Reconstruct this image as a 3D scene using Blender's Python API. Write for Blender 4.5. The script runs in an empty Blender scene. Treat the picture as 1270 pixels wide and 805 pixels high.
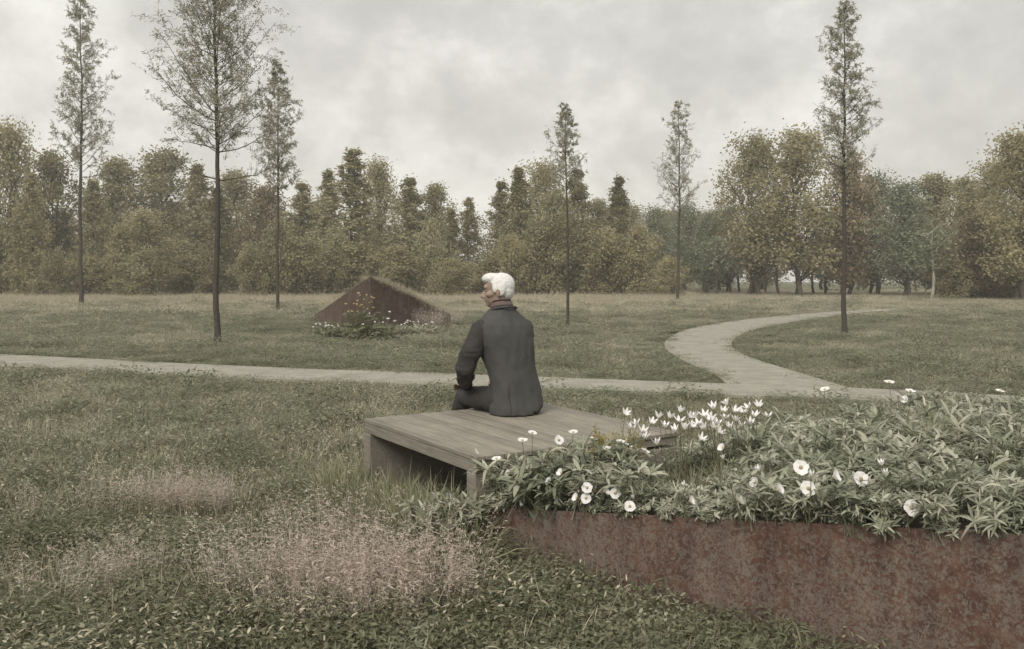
import bpy, bmesh, math, random
import numpy as np
from mathutils import Vector, Matrix

PI = math.pi
R_ = math.radians
rng = np.random.default_rng(11)
random.seed(5)
sc = bpy.context.scene

# ------------------------------------------------------------------ camera, sky, sun, exposure
H = 1.32
F = 1100.0
cam_d = bpy.data.cameras.new('camera')
cam = bpy.data.objects.new('camera', cam_d)
sc.collection.objects.link(cam)
cam.location = (0, 0, H)
cam.rotation_euler = (R_(90), 0, 0)
cam_d.sensor_width = 36.0
cam_d.lens = 36.0 * F / 1270.0
cam_d.shift_y = -(402.5 - 345.0) / 1270.0
cam_d.clip_start = 0.05
cam_d.clip_end = 5000
sc.camera = cam

world = bpy.data.worlds.new('World')
sc.world = world
world.use_nodes = True
nt = world.node_tree
nt.nodes.clear()
def N(nt, typ, **kw):
    n = nt.nodes.new(typ)
    for k, v in kw.items():
        setattr(n, k, v)
    return n
def mth(nt, op, a, b=None, clamp=False):
    m = N(nt, 'ShaderNodeMath', operation=op); m.use_clamp = clamp
    for i, v in enumerate((a, b)):
        if v is None: continue
        if isinstance(v, (int, float)): m.inputs[i].default_value = v
        else: nt.links.new(v, m.inputs[i])
    return m.outputs[0]
def mixc(nt, f, a, b, blend='MIX'):
    m = N(nt, 'ShaderNodeMix', data_type='RGBA', blend_type=blend)
    for s, v in ((m.inputs[0], f), (m.inputs[6], a), (m.inputs[7], b)):
        if isinstance(v, (int, float)): s.default_value = v
        elif isinstance(v, (tuple, list)): s.default_value = (*v[:3], 1)
        else: nt.links.new(v, s)
    return m.outputs[2]
def ramp(nt, fac, stops, interp='LINEAR'):
    r = N(nt, 'ShaderNodeValToRGB')
    r.color_ramp.interpolation = interp
    while len(r.color_ramp.elements) < len(stops):
        r.color_ramp.elements.new(0.5)
    for e, (p, c) in zip(r.color_ramp.elements, stops):
        e.position = p
        e.color = (*c, 1) if isinstance(c, (tuple, list)) else (c, c, c, 1)
    nt.links.new(fac, r.inputs[0])
    return r.outputs[0]
def noise(nt, vec, scale, detail=4, rough=0.55, dist=0.0):
    n = N(nt, 'ShaderNodeTexNoise')
    n.inputs['Scale'].default_value = scale
    n.inputs['Detail'].default_value = detail
    n.inputs['Roughness'].default_value = rough
    n.inputs['Distortion'].default_value = dist
    if vec is not None: nt.links.new(vec, n.inputs['Vector'])
    return n.outputs[0]

SUN_EL, SUN_AZ = 40, 205       # azimuth clockwise from +Y (behind the camera, a little to the left)
sky = N(nt, 'ShaderNodeTexSky', sky_type='NISHITA', sun_disc=False)
sky.sun_elevation = R_(SUN_EL); sky.sun_rotation = R_(SUN_AZ)
sky.air_density = 1.0; sky.dust_density = 4.0
geo = N(nt, 'ShaderNodeNewGeometry')
tc = N(nt, 'ShaderNodeTexCoord')
mp = N(nt, 'ShaderNodeMapping'); mp.inputs['Scale'].default_value = (1, 1, 1.35); mp.inputs['Location'].default_value = (0.3, 0.1, 0.55)
nt.links.new(tc.outputs['Generated'], mp.inputs[0])
n1 = noise(nt, mp.outputs[0], 3.6, 8, 0.58, 0.15)
n2 = noise(nt, mp.outputs[0], 12.0, 7, 0.65, 0.1)
cl = mth(nt, 'ADD', mth(nt, 'MULTIPLY', n1, 0.62), mth(nt, 'MULTIPLY', n2, 0.38))
cloud = ramp(nt, cl, [(0.38, (0.35, 0.338, 0.310)), (0.46, (0.408, 0.395, 0.362)), (0.51, (0.472, 0.458, 0.422)), (0.60, (0.57, 0.555, 0.515))])
sep = N(nt, 'ShaderNodeSeparateXYZ'); nt.links.new(tc.outputs['Generated'], sep.inputs[0])
up = N(nt, 'ShaderNodeMapRange'); up.inputs[1].default_value = 0.33; up.inputs[2].default_value = 1.0
up.inputs[3].default_value = 1.0; up.inputs[4].default_value = 1.45
nt.links.new(sep.outputs[2], up.inputs[0])
vm = N(nt, 'ShaderNodeVectorMath', operation='SCALE')
nt.links.new(cloud, vm.inputs[0]); nt.links.new(up.outputs[0], vm.inputs[3])
# the cloud deck is scaled up by 10 so that one Background strength of 0.1 serves it and the Nishita sky
vm2 = N(nt, 'ShaderNodeVectorMath', operation='SCALE'); vm2.inputs[3].default_value = 10.0
nt.links.new(vm.outputs[0], vm2.inputs[0])
skyc = mixc(nt, 0.93, sky.outputs[0], vm2.outputs[0])
bg = N(nt, 'ShaderNodeBackground'); bg.inputs[1].default_value = 0.1
nt.links.new(skyc, bg.inputs[0])
wo = N(nt, 'ShaderNodeOutputWorld'); nt.links.new(bg.outputs[0], wo.inputs[0])

sun_d = bpy.data.lights.new('sun', 'SUN')
sun_d.energy = 1.5; sun_d.angle = R_(25); sun_d.color = (1, 0.96, 0.89)
sun = bpy.data.objects.new('sun', sun_d); sc.collection.objects.link(sun)
sd = Vector((math.sin(R_(SUN_AZ)) * math.cos(R_(SUN_EL)), math.cos(R_(SUN_AZ)) * math.cos(R_(SUN_EL)), math.sin(R_(SUN_EL))))
sun.rotation_euler = sd.to_track_quat('Z', 'Y').to_euler()
sun.location = (0, 0, 30)

vs = sc.view_settings
vs.view_transform = 'Standard'; vs.look = 'None'; vs.gamma = 1.0; vs.exposure = 0.85
try: vs.use_curve_mapping = False
except Exception: pass
try:
    sc.cycles.volume_bounces = 1
    sc.cycles.max_bounces = 8
    sc.cycles.diffuse_bounces = 6
    sc.cycles.transparent_max_bounces = 4
    sc.cycles.use_denoising = True
except Exception: pass

# ------------------------------------------------------------------ helpers
def gp(px, py, z=0.0):
    """ground point (height z) that stands where the photograph shows it"""
    d = F * (H - z) / (py - 345.0)
    return ((px - 635.0) / F * d, d)
def at(px, py, d):
    return Vector(((px - 635.0) / F * d, d, H - (py - 345.0) / F * d))

def link(o, parent=None):
    sc.collection.objects.link(o)
    if parent: o.parent = parent
    return o
def tag(o, label=None, cat=None, group=None, kind=None):
    if label: o['label'] = label
    if cat: o['category'] = cat
    if group: o['group'] = group
    if kind: o['kind'] = kind
    return o
def empty(name, loc, rz=0.0):
    o = bpy.data.objects.new(name, None)
    o.location = loc; o.rotation_euler = (0, 0, rz); o.empty_display_size = 0.1
    return link(o)
def copy_tree(o, parent=None):
    c = o.copy(); sc.collection.objects.link(c); c.parent = parent
    for ch in list(o.children):
        copy_tree(ch, c)
    return c

class MB:
    """collects polygons (all numpy) and turns them into one mesh"""
    def __init__(s): s.v = []; s.f = []; s.n = 0; s.r = []; s.m = []
    def add(s, v, f, rnd=None, mat=0):
        v = np.asarray(v, float).reshape(-1, 3); f = np.asarray(f, int)
        s.v.append(v); s.f.append(f + s.n); s.n += len(v)
        s.r.append(np.full(len(f), 0.5) if rnd is None else np.broadcast_to(np.asarray(rnd, float), (len(f),)))
        s.m.append(np.full(len(f), mat, int))
    def mesh(s, name, mats, smooth=True):
        me = bpy.data.meshes.new(name)
        V = np.concatenate(s.v); me.vertices.add(len(V)); me.vertices.foreach_set('co', V.astype(np.float32).ravel())
        sizes = np.concatenate([np.full(len(f), f.shape[1]) for f in s.f])
        loops = np.concatenate([f.ravel() for f in s.f])
        me.loops.add(len(loops)); me.loops.foreach_set('vertex_index', loops.astype(np.int32))
        me.polygons.add(len(sizes))
        me.polygons.foreach_set('loop_start', np.concatenate([[0], np.cumsum(sizes)[:-1]]).astype(np.int32))
        try: me.polygons.foreach_set('loop_total', sizes.astype(np.int32))
        except Exception: pass
        me.polygons.foreach_set('material_index', np.concatenate(s.m).astype(np.int32))
        me.polygons.foreach_set('use_smooth', np.full(len(sizes), smooth))
        a = me.attributes.new('rnd', 'FLOAT', 'FACE'); a.data.foreach_set('value', np.concatenate(s.r).astype(np.float32))
        for m in (mats if isinstance(mats, (list, tuple)) else [mats]): me.materials.append(m)
        me.update(calc_edges=True); me.validate()
        return me
    def build(s, name, mats, parent=None, smooth=True):
        return link(bpy.data.objects.new(name, s.mesh(name, mats, smooth)), parent)
    def tube(s, pts, rad, k=8, rnd=0.5, mat=0, cap=True):
        pts = np.asarray(pts, float); n = len(pts)
        rad = np.broadcast_to(np.asarray(rad, float), (n,))
        T = np.gradient(pts, axis=0); T /= np.linalg.norm(T, axis=1)[:, None] + 1e-9
        ref = np.array([1.0, 0, 0]) if abs(T[0][0]) < 0.8 else np.array([0, 1.0, 0])
        u = np.cross(T, ref); u /= np.linalg.norm(u, axis=1)[:, None] + 1e-9
        w = np.cross(T, u)
        a = np.arange(k) * 2 * PI / k
        V = pts[:, None] + rad[:, None, None] * (np.cos(a)[None, :, None] * u[:, None] + np.sin(a)[None, :, None] * w[:, None])
        idx = np.arange(n * k).reshape(n, k)
        q = np.stack([idx[:-1], np.roll(idx[:-1], -1, 1), np.roll(idx[1:], -1, 1), idx[1:]], -1).reshape(-1, 4)
        s.add(V.reshape(-1, 3), q, rnd, mat)
        if cap:
            s.add(V[-1], np.arange(k)[None], rnd, mat); s.add(V[0], np.arange(k)[::-1][None], rnd, mat)
    def box(s, c, size, rot=None, rnd=0.5, mat=0, bev=0.0):
        c = np.asarray(c, float); h = np.asarray(size, float) / 2
        b = min(bev, h.min() * 0.9)
        if b <= 0:
            V = np.array([[x, y, z] for x in (-1, 1) for y in (-1, 1) for z in (-1, 1)]) * h
            q = np.array([[0, 1, 3, 2], [4, 6, 7, 5], [0, 4, 5, 1], [2, 3, 7, 6], [0, 2, 6, 4], [1, 5, 7, 3]])
            if rot is not None: V = V @ np.array(rot).T
            s.add(V + c, q, rnd, mat); return
        bm = bmesh.new(); bmesh.ops.create_cube(bm, size=1)
        for v in bm.verts: v.co = Vector((v.co.x * 2 * h[0], v.co.y * 2 * h[1], v.co.z * 2 * h[2]))
        bmesh.ops.bevel(bm, geom=list(bm.edges), offset=b, segments=1, affect='EDGES')
        bm.verts.ensure_lookup_table()
        V = np.array([v.co[:] for v in bm.verts])
        if rot is not None: V = V @ np.array(rot).T
        base = s.n; s.v.append(V + c); s.n += len(V)
        for k in (3, 4):
            fs = [[v.index for v in f.verts] for f in bm.faces if len(f.verts) == k]
            if fs:
                s.f.append(np.array(fs) + base); s.r.append(np.full(len(fs), rnd)); s.m.append(np.full(len(fs), mat, int))
        bm.free()
    def strips(s, base, dirs, L, W, prof, droop=0.0, side=None, rnd=None, mat=0):
        """leaves and blades: each a curved strip, widths from prof [(t, w)...]"""
        base = np.asarray(base, float); n = len(base)
        dirs = dirs / (np.linalg.norm(dirs, axis=1)[:, None] + 1e-9)
        L = np.broadcast_to(np.asarray(L, float), (n,)); W = np.broadcast_to(np.asarray(W, float), (n,))
        droop = np.broadcast_to(np.asarray(droop, float), (n,))
        if side is None:
            side = np.cross(dirs, rng.normal(size=(n, 3)))
        side = side / (np.linalg.norm(side, axis=1)[:, None] + 1e-9)
        k = len(prof); V = np.zeros((n, k, 2, 3))
        for i, (t, w) in enumerate(prof):
            p = base + dirs * (L * t)[:, None]; p[:, 2] -= droop * L * t * t
            V[:, i, 0] = p - side * (W * w / 2)[:, None]; V[:, i, 1] = p + side * (W * w / 2)[:, None]
        idx = np.arange(n * k * 2).reshape(n, k, 2)
        q = np.stack([idx[:, :-1, 0], idx[:, :-1, 1], idx[:, 1:, 1], idx[:, 1:, 0]], -1).reshape(-1, 4)
        r = rng.random(n) if rnd is None else np.broadcast_to(rnd, (n,))
        s.add(V.reshape(-1, 3), q, np.repeat(r, k - 1), mat)

def rdir(n, zlo=-0.2, zhi=1.0):
    z = rng.uniform(zlo, zhi, n); a = rng.uniform(0, 2 * PI, n); r = np.sqrt(np.maximum(0, 1 - z * z))
    return np.stack([r * np.cos(a), r * np.sin(a), z], 1)

_tab = rng.random((64, 64))
def vnoise(x, y):
    xi = np.floor(x).astype(int); yi = np.floor(y).astype(int); fx = x - xi; fy = y - yi
    fx = fx * fx * (3 - 2 * fx); fy = fy * fy * (3 - 2 * fy)
    g = lambda a, b: _tab[a % 64, b % 64]
    return (g(xi, yi) * (1 - fx) + g(xi + 1, yi) * fx) * (1 - fy) + (g(xi, yi + 1) * (1 - fx) + g(xi + 1, yi + 1) * fx) * fy
def fbm(x, y): return (vnoise(x, y) + 0.5 * vnoise(2.1 * x + 7, 2.1 * y + 3) + 0.25 * vnoise(4.3 * x + 1, 4.3 * y + 9)) / 1.75

# ------------------------------------------------------------------ materials
def newmat(name):
    m = bpy.data.materials.new(name); m.use_nodes = True; m.node_tree.nodes.clear()
    return m, m.node_tree
def finish(nt, col, rough=0.7, spec=0.3, bump=None, bstr=0.3, bdist=0.01, transl=0.0, metal=0.0):
    p = N(nt, 'ShaderNodeBsdfPrincipled')
    if isinstance(col, (tuple, list)): p.inputs['Base Color'].default_value = (*col[:3], 1)
    else: nt.links.new(col, p.inputs['Base Color'])
    if isinstance(rough, (int, float)): p.inputs['Roughness'].default_value = rough
    else: nt.links.new(rough, p.inputs['Roughness'])
    p.inputs['Specular IOR Level'].default_value = spec
    p.inputs['Metallic'].default_value = metal
    if bump is not None:
        b = N(nt, 'ShaderNodeBump'); b.inputs['Strength'].default_value = bstr; b.inputs['Distance'].default_value = bdist
        nt.links.new(bump, b.inputs['Height']); nt.links.new(b.outputs[0], p.inputs['Normal'])
    out = N(nt, 'ShaderNodeOutputMaterial')
    if transl > 0:
        t = N(nt, 'ShaderNodeBsdfTranslucent')
        if isinstance(col, (tuple, list)): t.inputs[0].default_value = (*col[:3], 1)
        else: nt.links.new(col, t.inputs[0])
        mx = N(nt, 'ShaderNodeMixShader'); mx.inputs[0].default_value = transl
        nt.links.new(p.outputs[0], mx.inputs[1]); nt.links.new(t.outputs[0], mx.inputs[2])
        nt.links.new(mx.outputs[0], out.inputs[0])
    else: nt.links.new(p.outputs[0], out.inputs[0])
def leafmat(name, cols, patch=0.35, pscale=0.35, pw=0.45, rough=0.65, transl=0.35, spec=0.2):
    """colour varies leaf by leaf, plant by plant and in patches over the ground"""
    m, nt = newmat(name)
    at_ = N(nt, 'ShaderNodeAttribute', attribute_name='rnd', attribute_type='GEOMETRY')
    oi = N(nt, 'ShaderNodeObjectInfo'); g = N(nt, 'ShaderNodeNewGeometry')
    nz = noise(nt, g.outputs['Position'], pscale, 3, 0.6)
    nz2 = N(nt, 'ShaderNodeMapRange'); nz2.inputs[1].default_value = 0.3; nz2.inputs[2].default_value = 0.7
    nt.links.new(nz, nz2.inputs[0])
    a = mth(nt, 'MULTIPLY', at_.outputs['Fac'], 1 - patch - 0.2)
    b = mth(nt, 'MULTIPLY', oi.outputs['Random'], 0.2)
    c = mth(nt, 'MULTIPLY', nz2.outputs[0], patch)
    f = mth(nt, 'ADD', mth(nt, 'ADD', a, b), c)
    k_ = 1.0 if max(cols[-1]) > .6 else (1.2 if name.startswith(('weed', 'creep', 'field', 'green_t')) else 1.2)
    st = [(i / (len(cols) - 1), (c[0] * k_ * 1.07, c[1] * k_ * 1.04, c[2] * k_ * 1.10)) for i, c in enumerate(cols)]
    finish(nt, ramp(nt, f, st), rough, spec, transl=transl)
    return m
def simple(name, col, rough=0.7, spec=0.3, var=0.25, scale=20, **kw):
    m, nt = newmat(name)
    t = N(nt, 'ShaderNodeTexCoord')
    nz = noise(nt, t.outputs['Object'], scale, 5, 0.6)
    c = ramp(nt, nz, [(0.3, tuple(x * (1 - var) for x in col)), (0.7, tuple(min(1, x * (1 + var)) for x in col))])
    finish(nt, c, rough, spec, bump=nz, **kw)
    return m

M = {}
M['field'] = leafmat('field_grass_mat', [(.070, .078, .047), (.155, .162, .102), (.26, .262, .18), (.43, .42, .31)], 0.5, 0.33)
M['weed'] = leafmat('weed_leaf_mat', [(.045, .055, .032), (.105, .118, .066), (.19, .20, .125), (.36, .365, .265)], 0.3, 0.9, rough=0.5)
M['clover'] = leafmat('creeping_leaf_mat', [(.042, .044, .026), (.092, .100, .055), (.175, .182, .11), (.38, .37, .27)], 0.38, 1.7, rough=0.45)
M['dry'] = leafmat('dry_grass_mat', [(.19, .172, .11), (.30, .275, .19), (.42, .385, .28), (.55, .51, .40)], 0.3, 0.2)
M['pinkp'] = leafmat('pink_panicle_mat', [(.27, .22, .17), (.40, .34, .275), (.54, .475, .395), (.70, .63, .54)], 0.2, 1.0, transl=0.35)
M['pinkb'] = leafmat('pink_grass_blade_mat', [(.08, .085, .05), (.15, .145, .09), (.23, .205, .14)], 0.2, 1.0)
M['tuft'] = leafmat('green_tuft_mat', [(.07, .08, .042), (.145, .155, .082), (.24, .248, .15), (.38, .38, .26)], 0.2, 1.0)
M['lance'] = leafmat('lance_leaf_mat', [(.085, .096, .060), (.20, .212, .148), (.34, .35, .258), (.54, .545, .43)], 0.25, 1.4, rough=0.5)
M['lance2'] = leafmat('green_lance_leaf_mat', [(.055, .07, .043), (.14, .158, .10), (.25, .268, .185), (.40, .41, .30)], 0.25, 1.4, rough=0.5)
M['yellow'] = leafmat('yellow_weed_mat', [(.16, .145, .05), (.26, .225, .08), (.36, .31, .12)], 0.2, 1.0)
M['ybloom'] = leafmat('yellow_bloom_mat', [(.34, .26, .10), (.46, .37, .16), (.52, .45, .25)], 0.1, 1.0)
M['petal'] = leafmat('white_petal_mat', [(.66, .66, .60), (.78, .78, .73), (.84, .84, .80)], 0.05, 1.0, transl=0.3)
M['centre'] = leafmat('flower_centre_mat', [(.25, .24, .13), (.45, .42, .26)], 0.1, 8.0)
M['stalk'] = leafmat('stalk_mat', [(.10, .10, .06), (.17, .165, .10)], 0.2, 2.0)
M['bark'] = simple('bark_mat', (.075, .066, .054), 0.9, 0.1, 0.4, 9, bstr=0.5, bdist=0.02)
M['sbark'] = simple('young_bark_mat', (.062, .055, .047), 0.9, 0.1, 0.35, 25, bstr=0.5, bdist=0.01)
M['pale_bark'] = simple('pale_bark_mat', (.36, .34, .29), 0.9, 0.1, 0.3, 9, bstr=0.4, bdist=0.01)
M['sapleaf'] = leafmat('young_tree_leaf_mat', [(.12, .125, .088), (.20, .205, .145), (.30, .30, .22), (.42, .41, .31)], 0.25, 0.6, transl=0.3)
M['olive'] = leafmat('olive_crown_mat', [(.075, .072, .036), (.165, .158, .082), (.28, .262, .15), (.43, .40, .26)], 0.3, 0.22)
M['gold'] = leafmat('golden_crown_mat', [(.09, .080, .040), (.185, .168, .085), (.29, .262, .145), (.42, .38, .24)], 0.3, 0.22)
M['green'] = leafmat('green_crown_mat', [(.06, .070, .044), (.125, .142, .088), (.205, .22, .145), (.33, .335, .24)], 0.3, 0.22)
M['russet'] = leafmat('russet_crown_mat', [(.070, .055, .033), (.145, .115, .066), (.23, .185, .11), (.34, .28, .18)], 0.3, 0.22)
M['white_hair'] = None

# ground: soil and short turf
m, nt = newmat('ground_mat')
g = N(nt, 'ShaderNodeNewGeometry')
na = noise(nt, g.outputs['Position'], 0.25, 4, 0.6); nb = noise(nt, g.outputs['Position'], 9.0, 6, 0.7); ncc = noise(nt, g.outputs['Position'], 45.0, 4, 0.7)
c1 = ramp(nt, nb, [(0.3, (.045, .045, .027)), (0.5, (.095, .10, .058)), (0.72, (.16, .16, .10))])
c2 = ramp(nt, na, [(0.35, (.9, .95, .85)), (0.65, (1.12, 1.06, 1.0))])
finish(nt, mixc(nt, 1.0, c1, c2, 'MULTIPLY'), 0.95, 0.1, bump=ncc, bstr=0.8, bdist=0.03)
M['ground'] = m

def paving(name, brick_w, brick_h, mort):
    m, nt = newmat(name)
    g = N(nt, 'ShaderNodeTexCoord')
    mpn = N(nt, 'ShaderNodeMapping'); mpn.inputs['Rotation'].default_value = (0, 0, R_(-20))
    nt.links.new(g.outputs['Object'], mpn.inputs[0])
    b = N(nt, 'ShaderNodeTexBrick')
    b.inputs['Scale'].default_value = 1.0; b.inputs['Brick Width'].default_value = brick_w; b.inputs['Row Height'].default_value = brick_h
    b.inputs['Mortar Size'].default_value = mort; b.inputs['Mortar Smooth'].default_value = 0.3
    b.inputs['Color1'].default_value = (.27, .26, .228, 1); b.inputs['Color2'].default_value = (.30, .288, .255, 1); b.inputs['Mortar'].default_value = (.25, .242, .21, 1)
    nt.links.new(mpn.outputs[0], b.inputs['Vector'])
    nz = noise(nt, g.outputs['Object'], 3.0, 6, 0.7)
    nf = noise(nt, g.outputs['Object'], 40.0, 4, 0.7)
    c = mixc(nt, 1.0, b.outputs[0], ramp(nt, nz, [(0.3, (.78, .79, .74)), (0.7, (1.15, 1.13, 1.1))]), 'MULTIPLY')
    c = mixc(nt, 1.0, c, ramp(nt, nf, [(0.3, (.8, .8, .8)), (0.7, (1.15, 1.15, 1.15))]), 'MULTIPLY')
    finish(nt, c, 0.85, 0.2, bump=nf, bstr=0.5, bdist=0.01)
    return m
M['pave'] = paving('gravel_paving_mat', 0.42, 0.2, 0.012)
M['pave2'] = paving('stone_paving_mat', 0.38, 0.24, 0.022)

m, nt = newmat('rusted_steel_mat')
g = N(nt, 'ShaderNodeTexCoord')
v = N(nt, 'ShaderNodeTexVoronoi'); v.inputs['Scale'].default_value = 110.0
nd = N(nt, 'ShaderNodeTexNoise'); nd.inputs['Scale'].default_value = 30; nd.inputs['Detail'].default_value = 4
nt.links.new(g.outputs['Object'], nd.inputs['Vector'])
vadd = N(nt, 'ShaderNodeVectorMath', operation='MULTIPLY_ADD')
nt.links.new(nd.outputs['Color'], vadd.inputs[0]); vadd.inputs[1].default_value = (.06, .06, .06); nt.links.new(g.outputs['Object'], vadd.inputs[2])
nt.links.new(vadd.outputs[0], v.inputs['Vector'])
big = noise(nt, g.outputs['Object'], 2.6, 5, 0.65); mid = noise(nt, g.outputs['Object'], 16, 6, 0.7, 0.4); fine = noise(nt, g.outputs['Object'], 120, 3, 0.7)
red = ramp(nt, mid, [(0.3, (.050, .031, .026)), (0.5, (.088, .047, .036)), (0.7, (.135, .080, .060))])
grey = ramp(nt, fine, [(0.3, (.10, .083, .071)), (0.7, (.19, .165, .145))])
sepc = N(nt, 'ShaderNodeSeparateColor'); nt.links.new(v.outputs['Color'], sepc.inputs[0])
n60 = noise(nt, g.outputs['Object'], 48, 7, 0.75, 0.2)
spot = mth(nt, 'ADD', mth(nt, 'ADD', mth(nt, 'MULTIPLY', sepc.outputs[0], 0.22), mth(nt, 'MULTIPLY', n60, 0.62)), mth(nt, 'MULTIPLY', big, 0.62))
msk = ramp(nt, spot, [(0.68, 0.0), (0.80, 0.85)])
streak_m = N(nt, 'ShaderNodeMapping'); streak_m.inputs['Scale'].default_value = (14, 14, 1.2)
nt.links.new(g.outputs['Object'], streak_m.inputs[0])
streak = noise(nt, streak_m.outputs[0], 1.0, 4, 0.6)
rc = mixc(nt, msk, red, grey)
rc = mixc(nt, 1.0, rc, ramp(nt, streak, [(0.3, (.75, .72, .72)), (0.7, (1.15, 1.12, 1.08))]), 'MULTIPLY')
finish(nt, rc, 0.75, 0.3, bump=mid, bstr=0.35, bdist=0.004)
M['rust'] = m

m, nt = newmat('weathered_timber_mat')
g = N(nt, 'ShaderNodeTexCoord')
mpn = N(nt, 'ShaderNodeMapping'); mpn.inputs['Scale'].default_value = (30, 1.6, 30)
nt.links.new(g.outputs['Object'], mpn.inputs[0])
gr = noise(nt, mpn.outputs[0], 3.0, 6, 0.65, 0.3)
st = noise(nt, g.outputs['Object'], 2.2, 4, 0.6)
at_ = N(nt, 'ShaderNodeAttribute', attribute_name='rnd', attribute_type='GEOMETRY')
c = ramp(nt, gr, [(0.25, (.135, .124, .104)), (0.5, (.21, .195, .167)), (0.75, (.285, .267, .232))])
c = mixc(nt, 1.0, c, ramp(nt, st, [(0.3, (.82, .82, .80)), (0.7, (1.1, 1.08, 1.06))]), 'MULTIPLY')
c = mixc(nt, 1.0, c, ramp(nt, at_.outputs['Fac'], [(0.0, (.84, .83, .82)), (1.0, (1.14, 1.12, 1.10))]), 'MULTIPLY')
finish(nt, c, 0.7, 0.3, bump=gr, bstr=0.4, bdist=0.004)
M['timber'] = m

M['soil'] = simple('soil_mat', (.05, .042, .032), 0.95, 0.1, 0.5, 30, bstr=0.8, bdist=0.02)

def cloth(name, col, scale=1.0):
    m, nt = newmat(name)
    g = N(nt, 'ShaderNodeTexCoord')
    w1 = noise(nt, g.outputs['Object'], 260 * scale, 2, 0.5); w2 = noise(nt, g.outputs['Object'], 5, 4, 0.6)
    c = ramp(nt, w1, [(0.3, tuple(x * .8 for x in col)), (0.7, tuple(x * 1.2 for x in col))])
    c = mixc(nt, 1.0, c, ramp(nt, w2, [(0.3, (.9, .9, .9)), (0.7, (1.1, 1.1, 1.1))]), 'MULTIPLY')
    hb = mth(nt, 'ADD', mth(nt, 'MULTIPLY', w1, 0.15), noise(nt, g.outputs['Object'], 9, 3, 0.5, 0.6))
    finish(nt, c, 0.9, 0.15, bump=hb, bstr=0.5, bdist=0.012)
    return m
M['jacket'] = cloth('grey_wool_mat', (.066, .065, .063))
M['sleeve'] = cloth('dark_sleeve_mat', (.044, .041, .041))
M['trouser'] = cloth('trouser_mat', (.044, .042, .041))
M['shirt'] = cloth('scarf_mat', (.12, .09, .085))
M['trim'] = cloth('dark_trim_mat', (.04, .026, .026))
M['shoe'] = simple('shoe_mat', (.02, .018, .016), 0.4, 0.5, 0.2, 20, bstr=0.1)
M['skin'] = simple('skin_mat', (.25, .182, .145), 0.55, 0.35, 0.1, 40, bstr=0.1, bdist=0.002)
m, nt = newmat('white_hair_mat')
g = N(nt, 'ShaderNodeTexCoord')
mpn = N(nt, 'ShaderNodeMapping'); mpn.inputs['Scale'].default_value = (22, 60, 30)
nt.links.new(g.outputs['Object'], mpn.inputs[0])
hn = noise(nt, mpn.outputs[0], 2.0, 5, 0.6, 0.8)
finish(nt, ramp(nt, hn, [(0.3, (.55, .54, .525)), (0.7, (.74, .73, .715))]), 0.6, 0.3, bump=hn, bstr=0.8, bdist=0.01)
M['white_hair'] = m
M['eye'] = simple('eye_mat', (.16, .15, .14), 0.3, 0.5, 0.1, 50)

# ------------------------------------------------------------------ ground and paths
def catmull(P, n=6):
    P = [np.array(p, float) for p in P]; P = [2 * P[0] - P[1]] + P + [2 * P[-1] - P[-2]]
    out = []
    for i in range(1, len(P) - 2):
        for k in range(n):
            t = k / n
            out.append(0.5 * ((2 * P[i]) + (-P[i - 1] + P[i + 1]) * t + (2 * P[i - 1] - 5 * P[i] + 4 * P[i + 1] - P[i + 2]) * t * t + (-P[i - 1] + 3 * P[i] - 3 * P[i + 1] + P[i + 2]) * t ** 3))
    out.append(P[-2]); return np.array(out)

mb = MB()
gx = np.unique(np.concatenate([np.linspace(-8, 8, 65), np.linspace(-60, 60, 61), [-300, -200, -120, 120, 200, 300]]))
gy = np.unique(np.concatenate([np.linspace(-4, 14, 73), np.linspace(14, 130, 59), [-300, -100, -30, 180, 240, 300]]))
X, Y = np.meshgrid(gx, gy, indexing='ij')
Z = -0.012 - 0.02 * fbm(X * 0.9, Y * 0.9)
idx = np.arange(X.size).reshape(X.shape)
q = np.stack([idx[:-1, :-1], idx[1:, :-1], idx[1:, 1:], idx[:-1, 1:]], -1).reshape(-1, 4)
mb.add(np.stack([X, Y, Z], -1).reshape(-1, 3), q)
tag(mb.build('ground', M['ground']), 'soil and short turf under the meadow', 'ground', kind='structure')

pu = [gp(0, 440), gp(300, 455), gp(640, 467.5), gp(900, 477), gp(1100, 484), gp(1270, 493)]
pl = [gp(0, 455), gp(300, 469.5), gp(640, 482), gp(900, 491), gp(1100, 499), gp(1270, 509)]
def ext(P):
    a, b = np.array(P[0]), np.array(P[1]); c, d = np.array(P[-1]), np.array(P[-2])
    return [tuple(a + (a - b) * 1.6)] + list(P) + [tuple(c + (c - d) * 2.5)]
near_a = catmull(ext(pu)); near_b = catmull(ext(pl))
cu = [gp(*p) for p in [(905, 480), (885, 464), (848, 448), (826, 433), (827, 422), (846, 411), (880, 403), (930, 396), (990, 390), (1045, 385.8), (1075, 384), (1110, 383)]]
ci = [gp(*p) for p in [(1068, 487), (1015, 470), (962, 454), (924, 441), (908, 430), (913, 419), (936, 409), (975, 401), (1020, 394), (1062, 388.5), (1082, 386.6), (1112, 385)]]
curv_a = catmull(cu); curv_b = catmull(ci)
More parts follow.
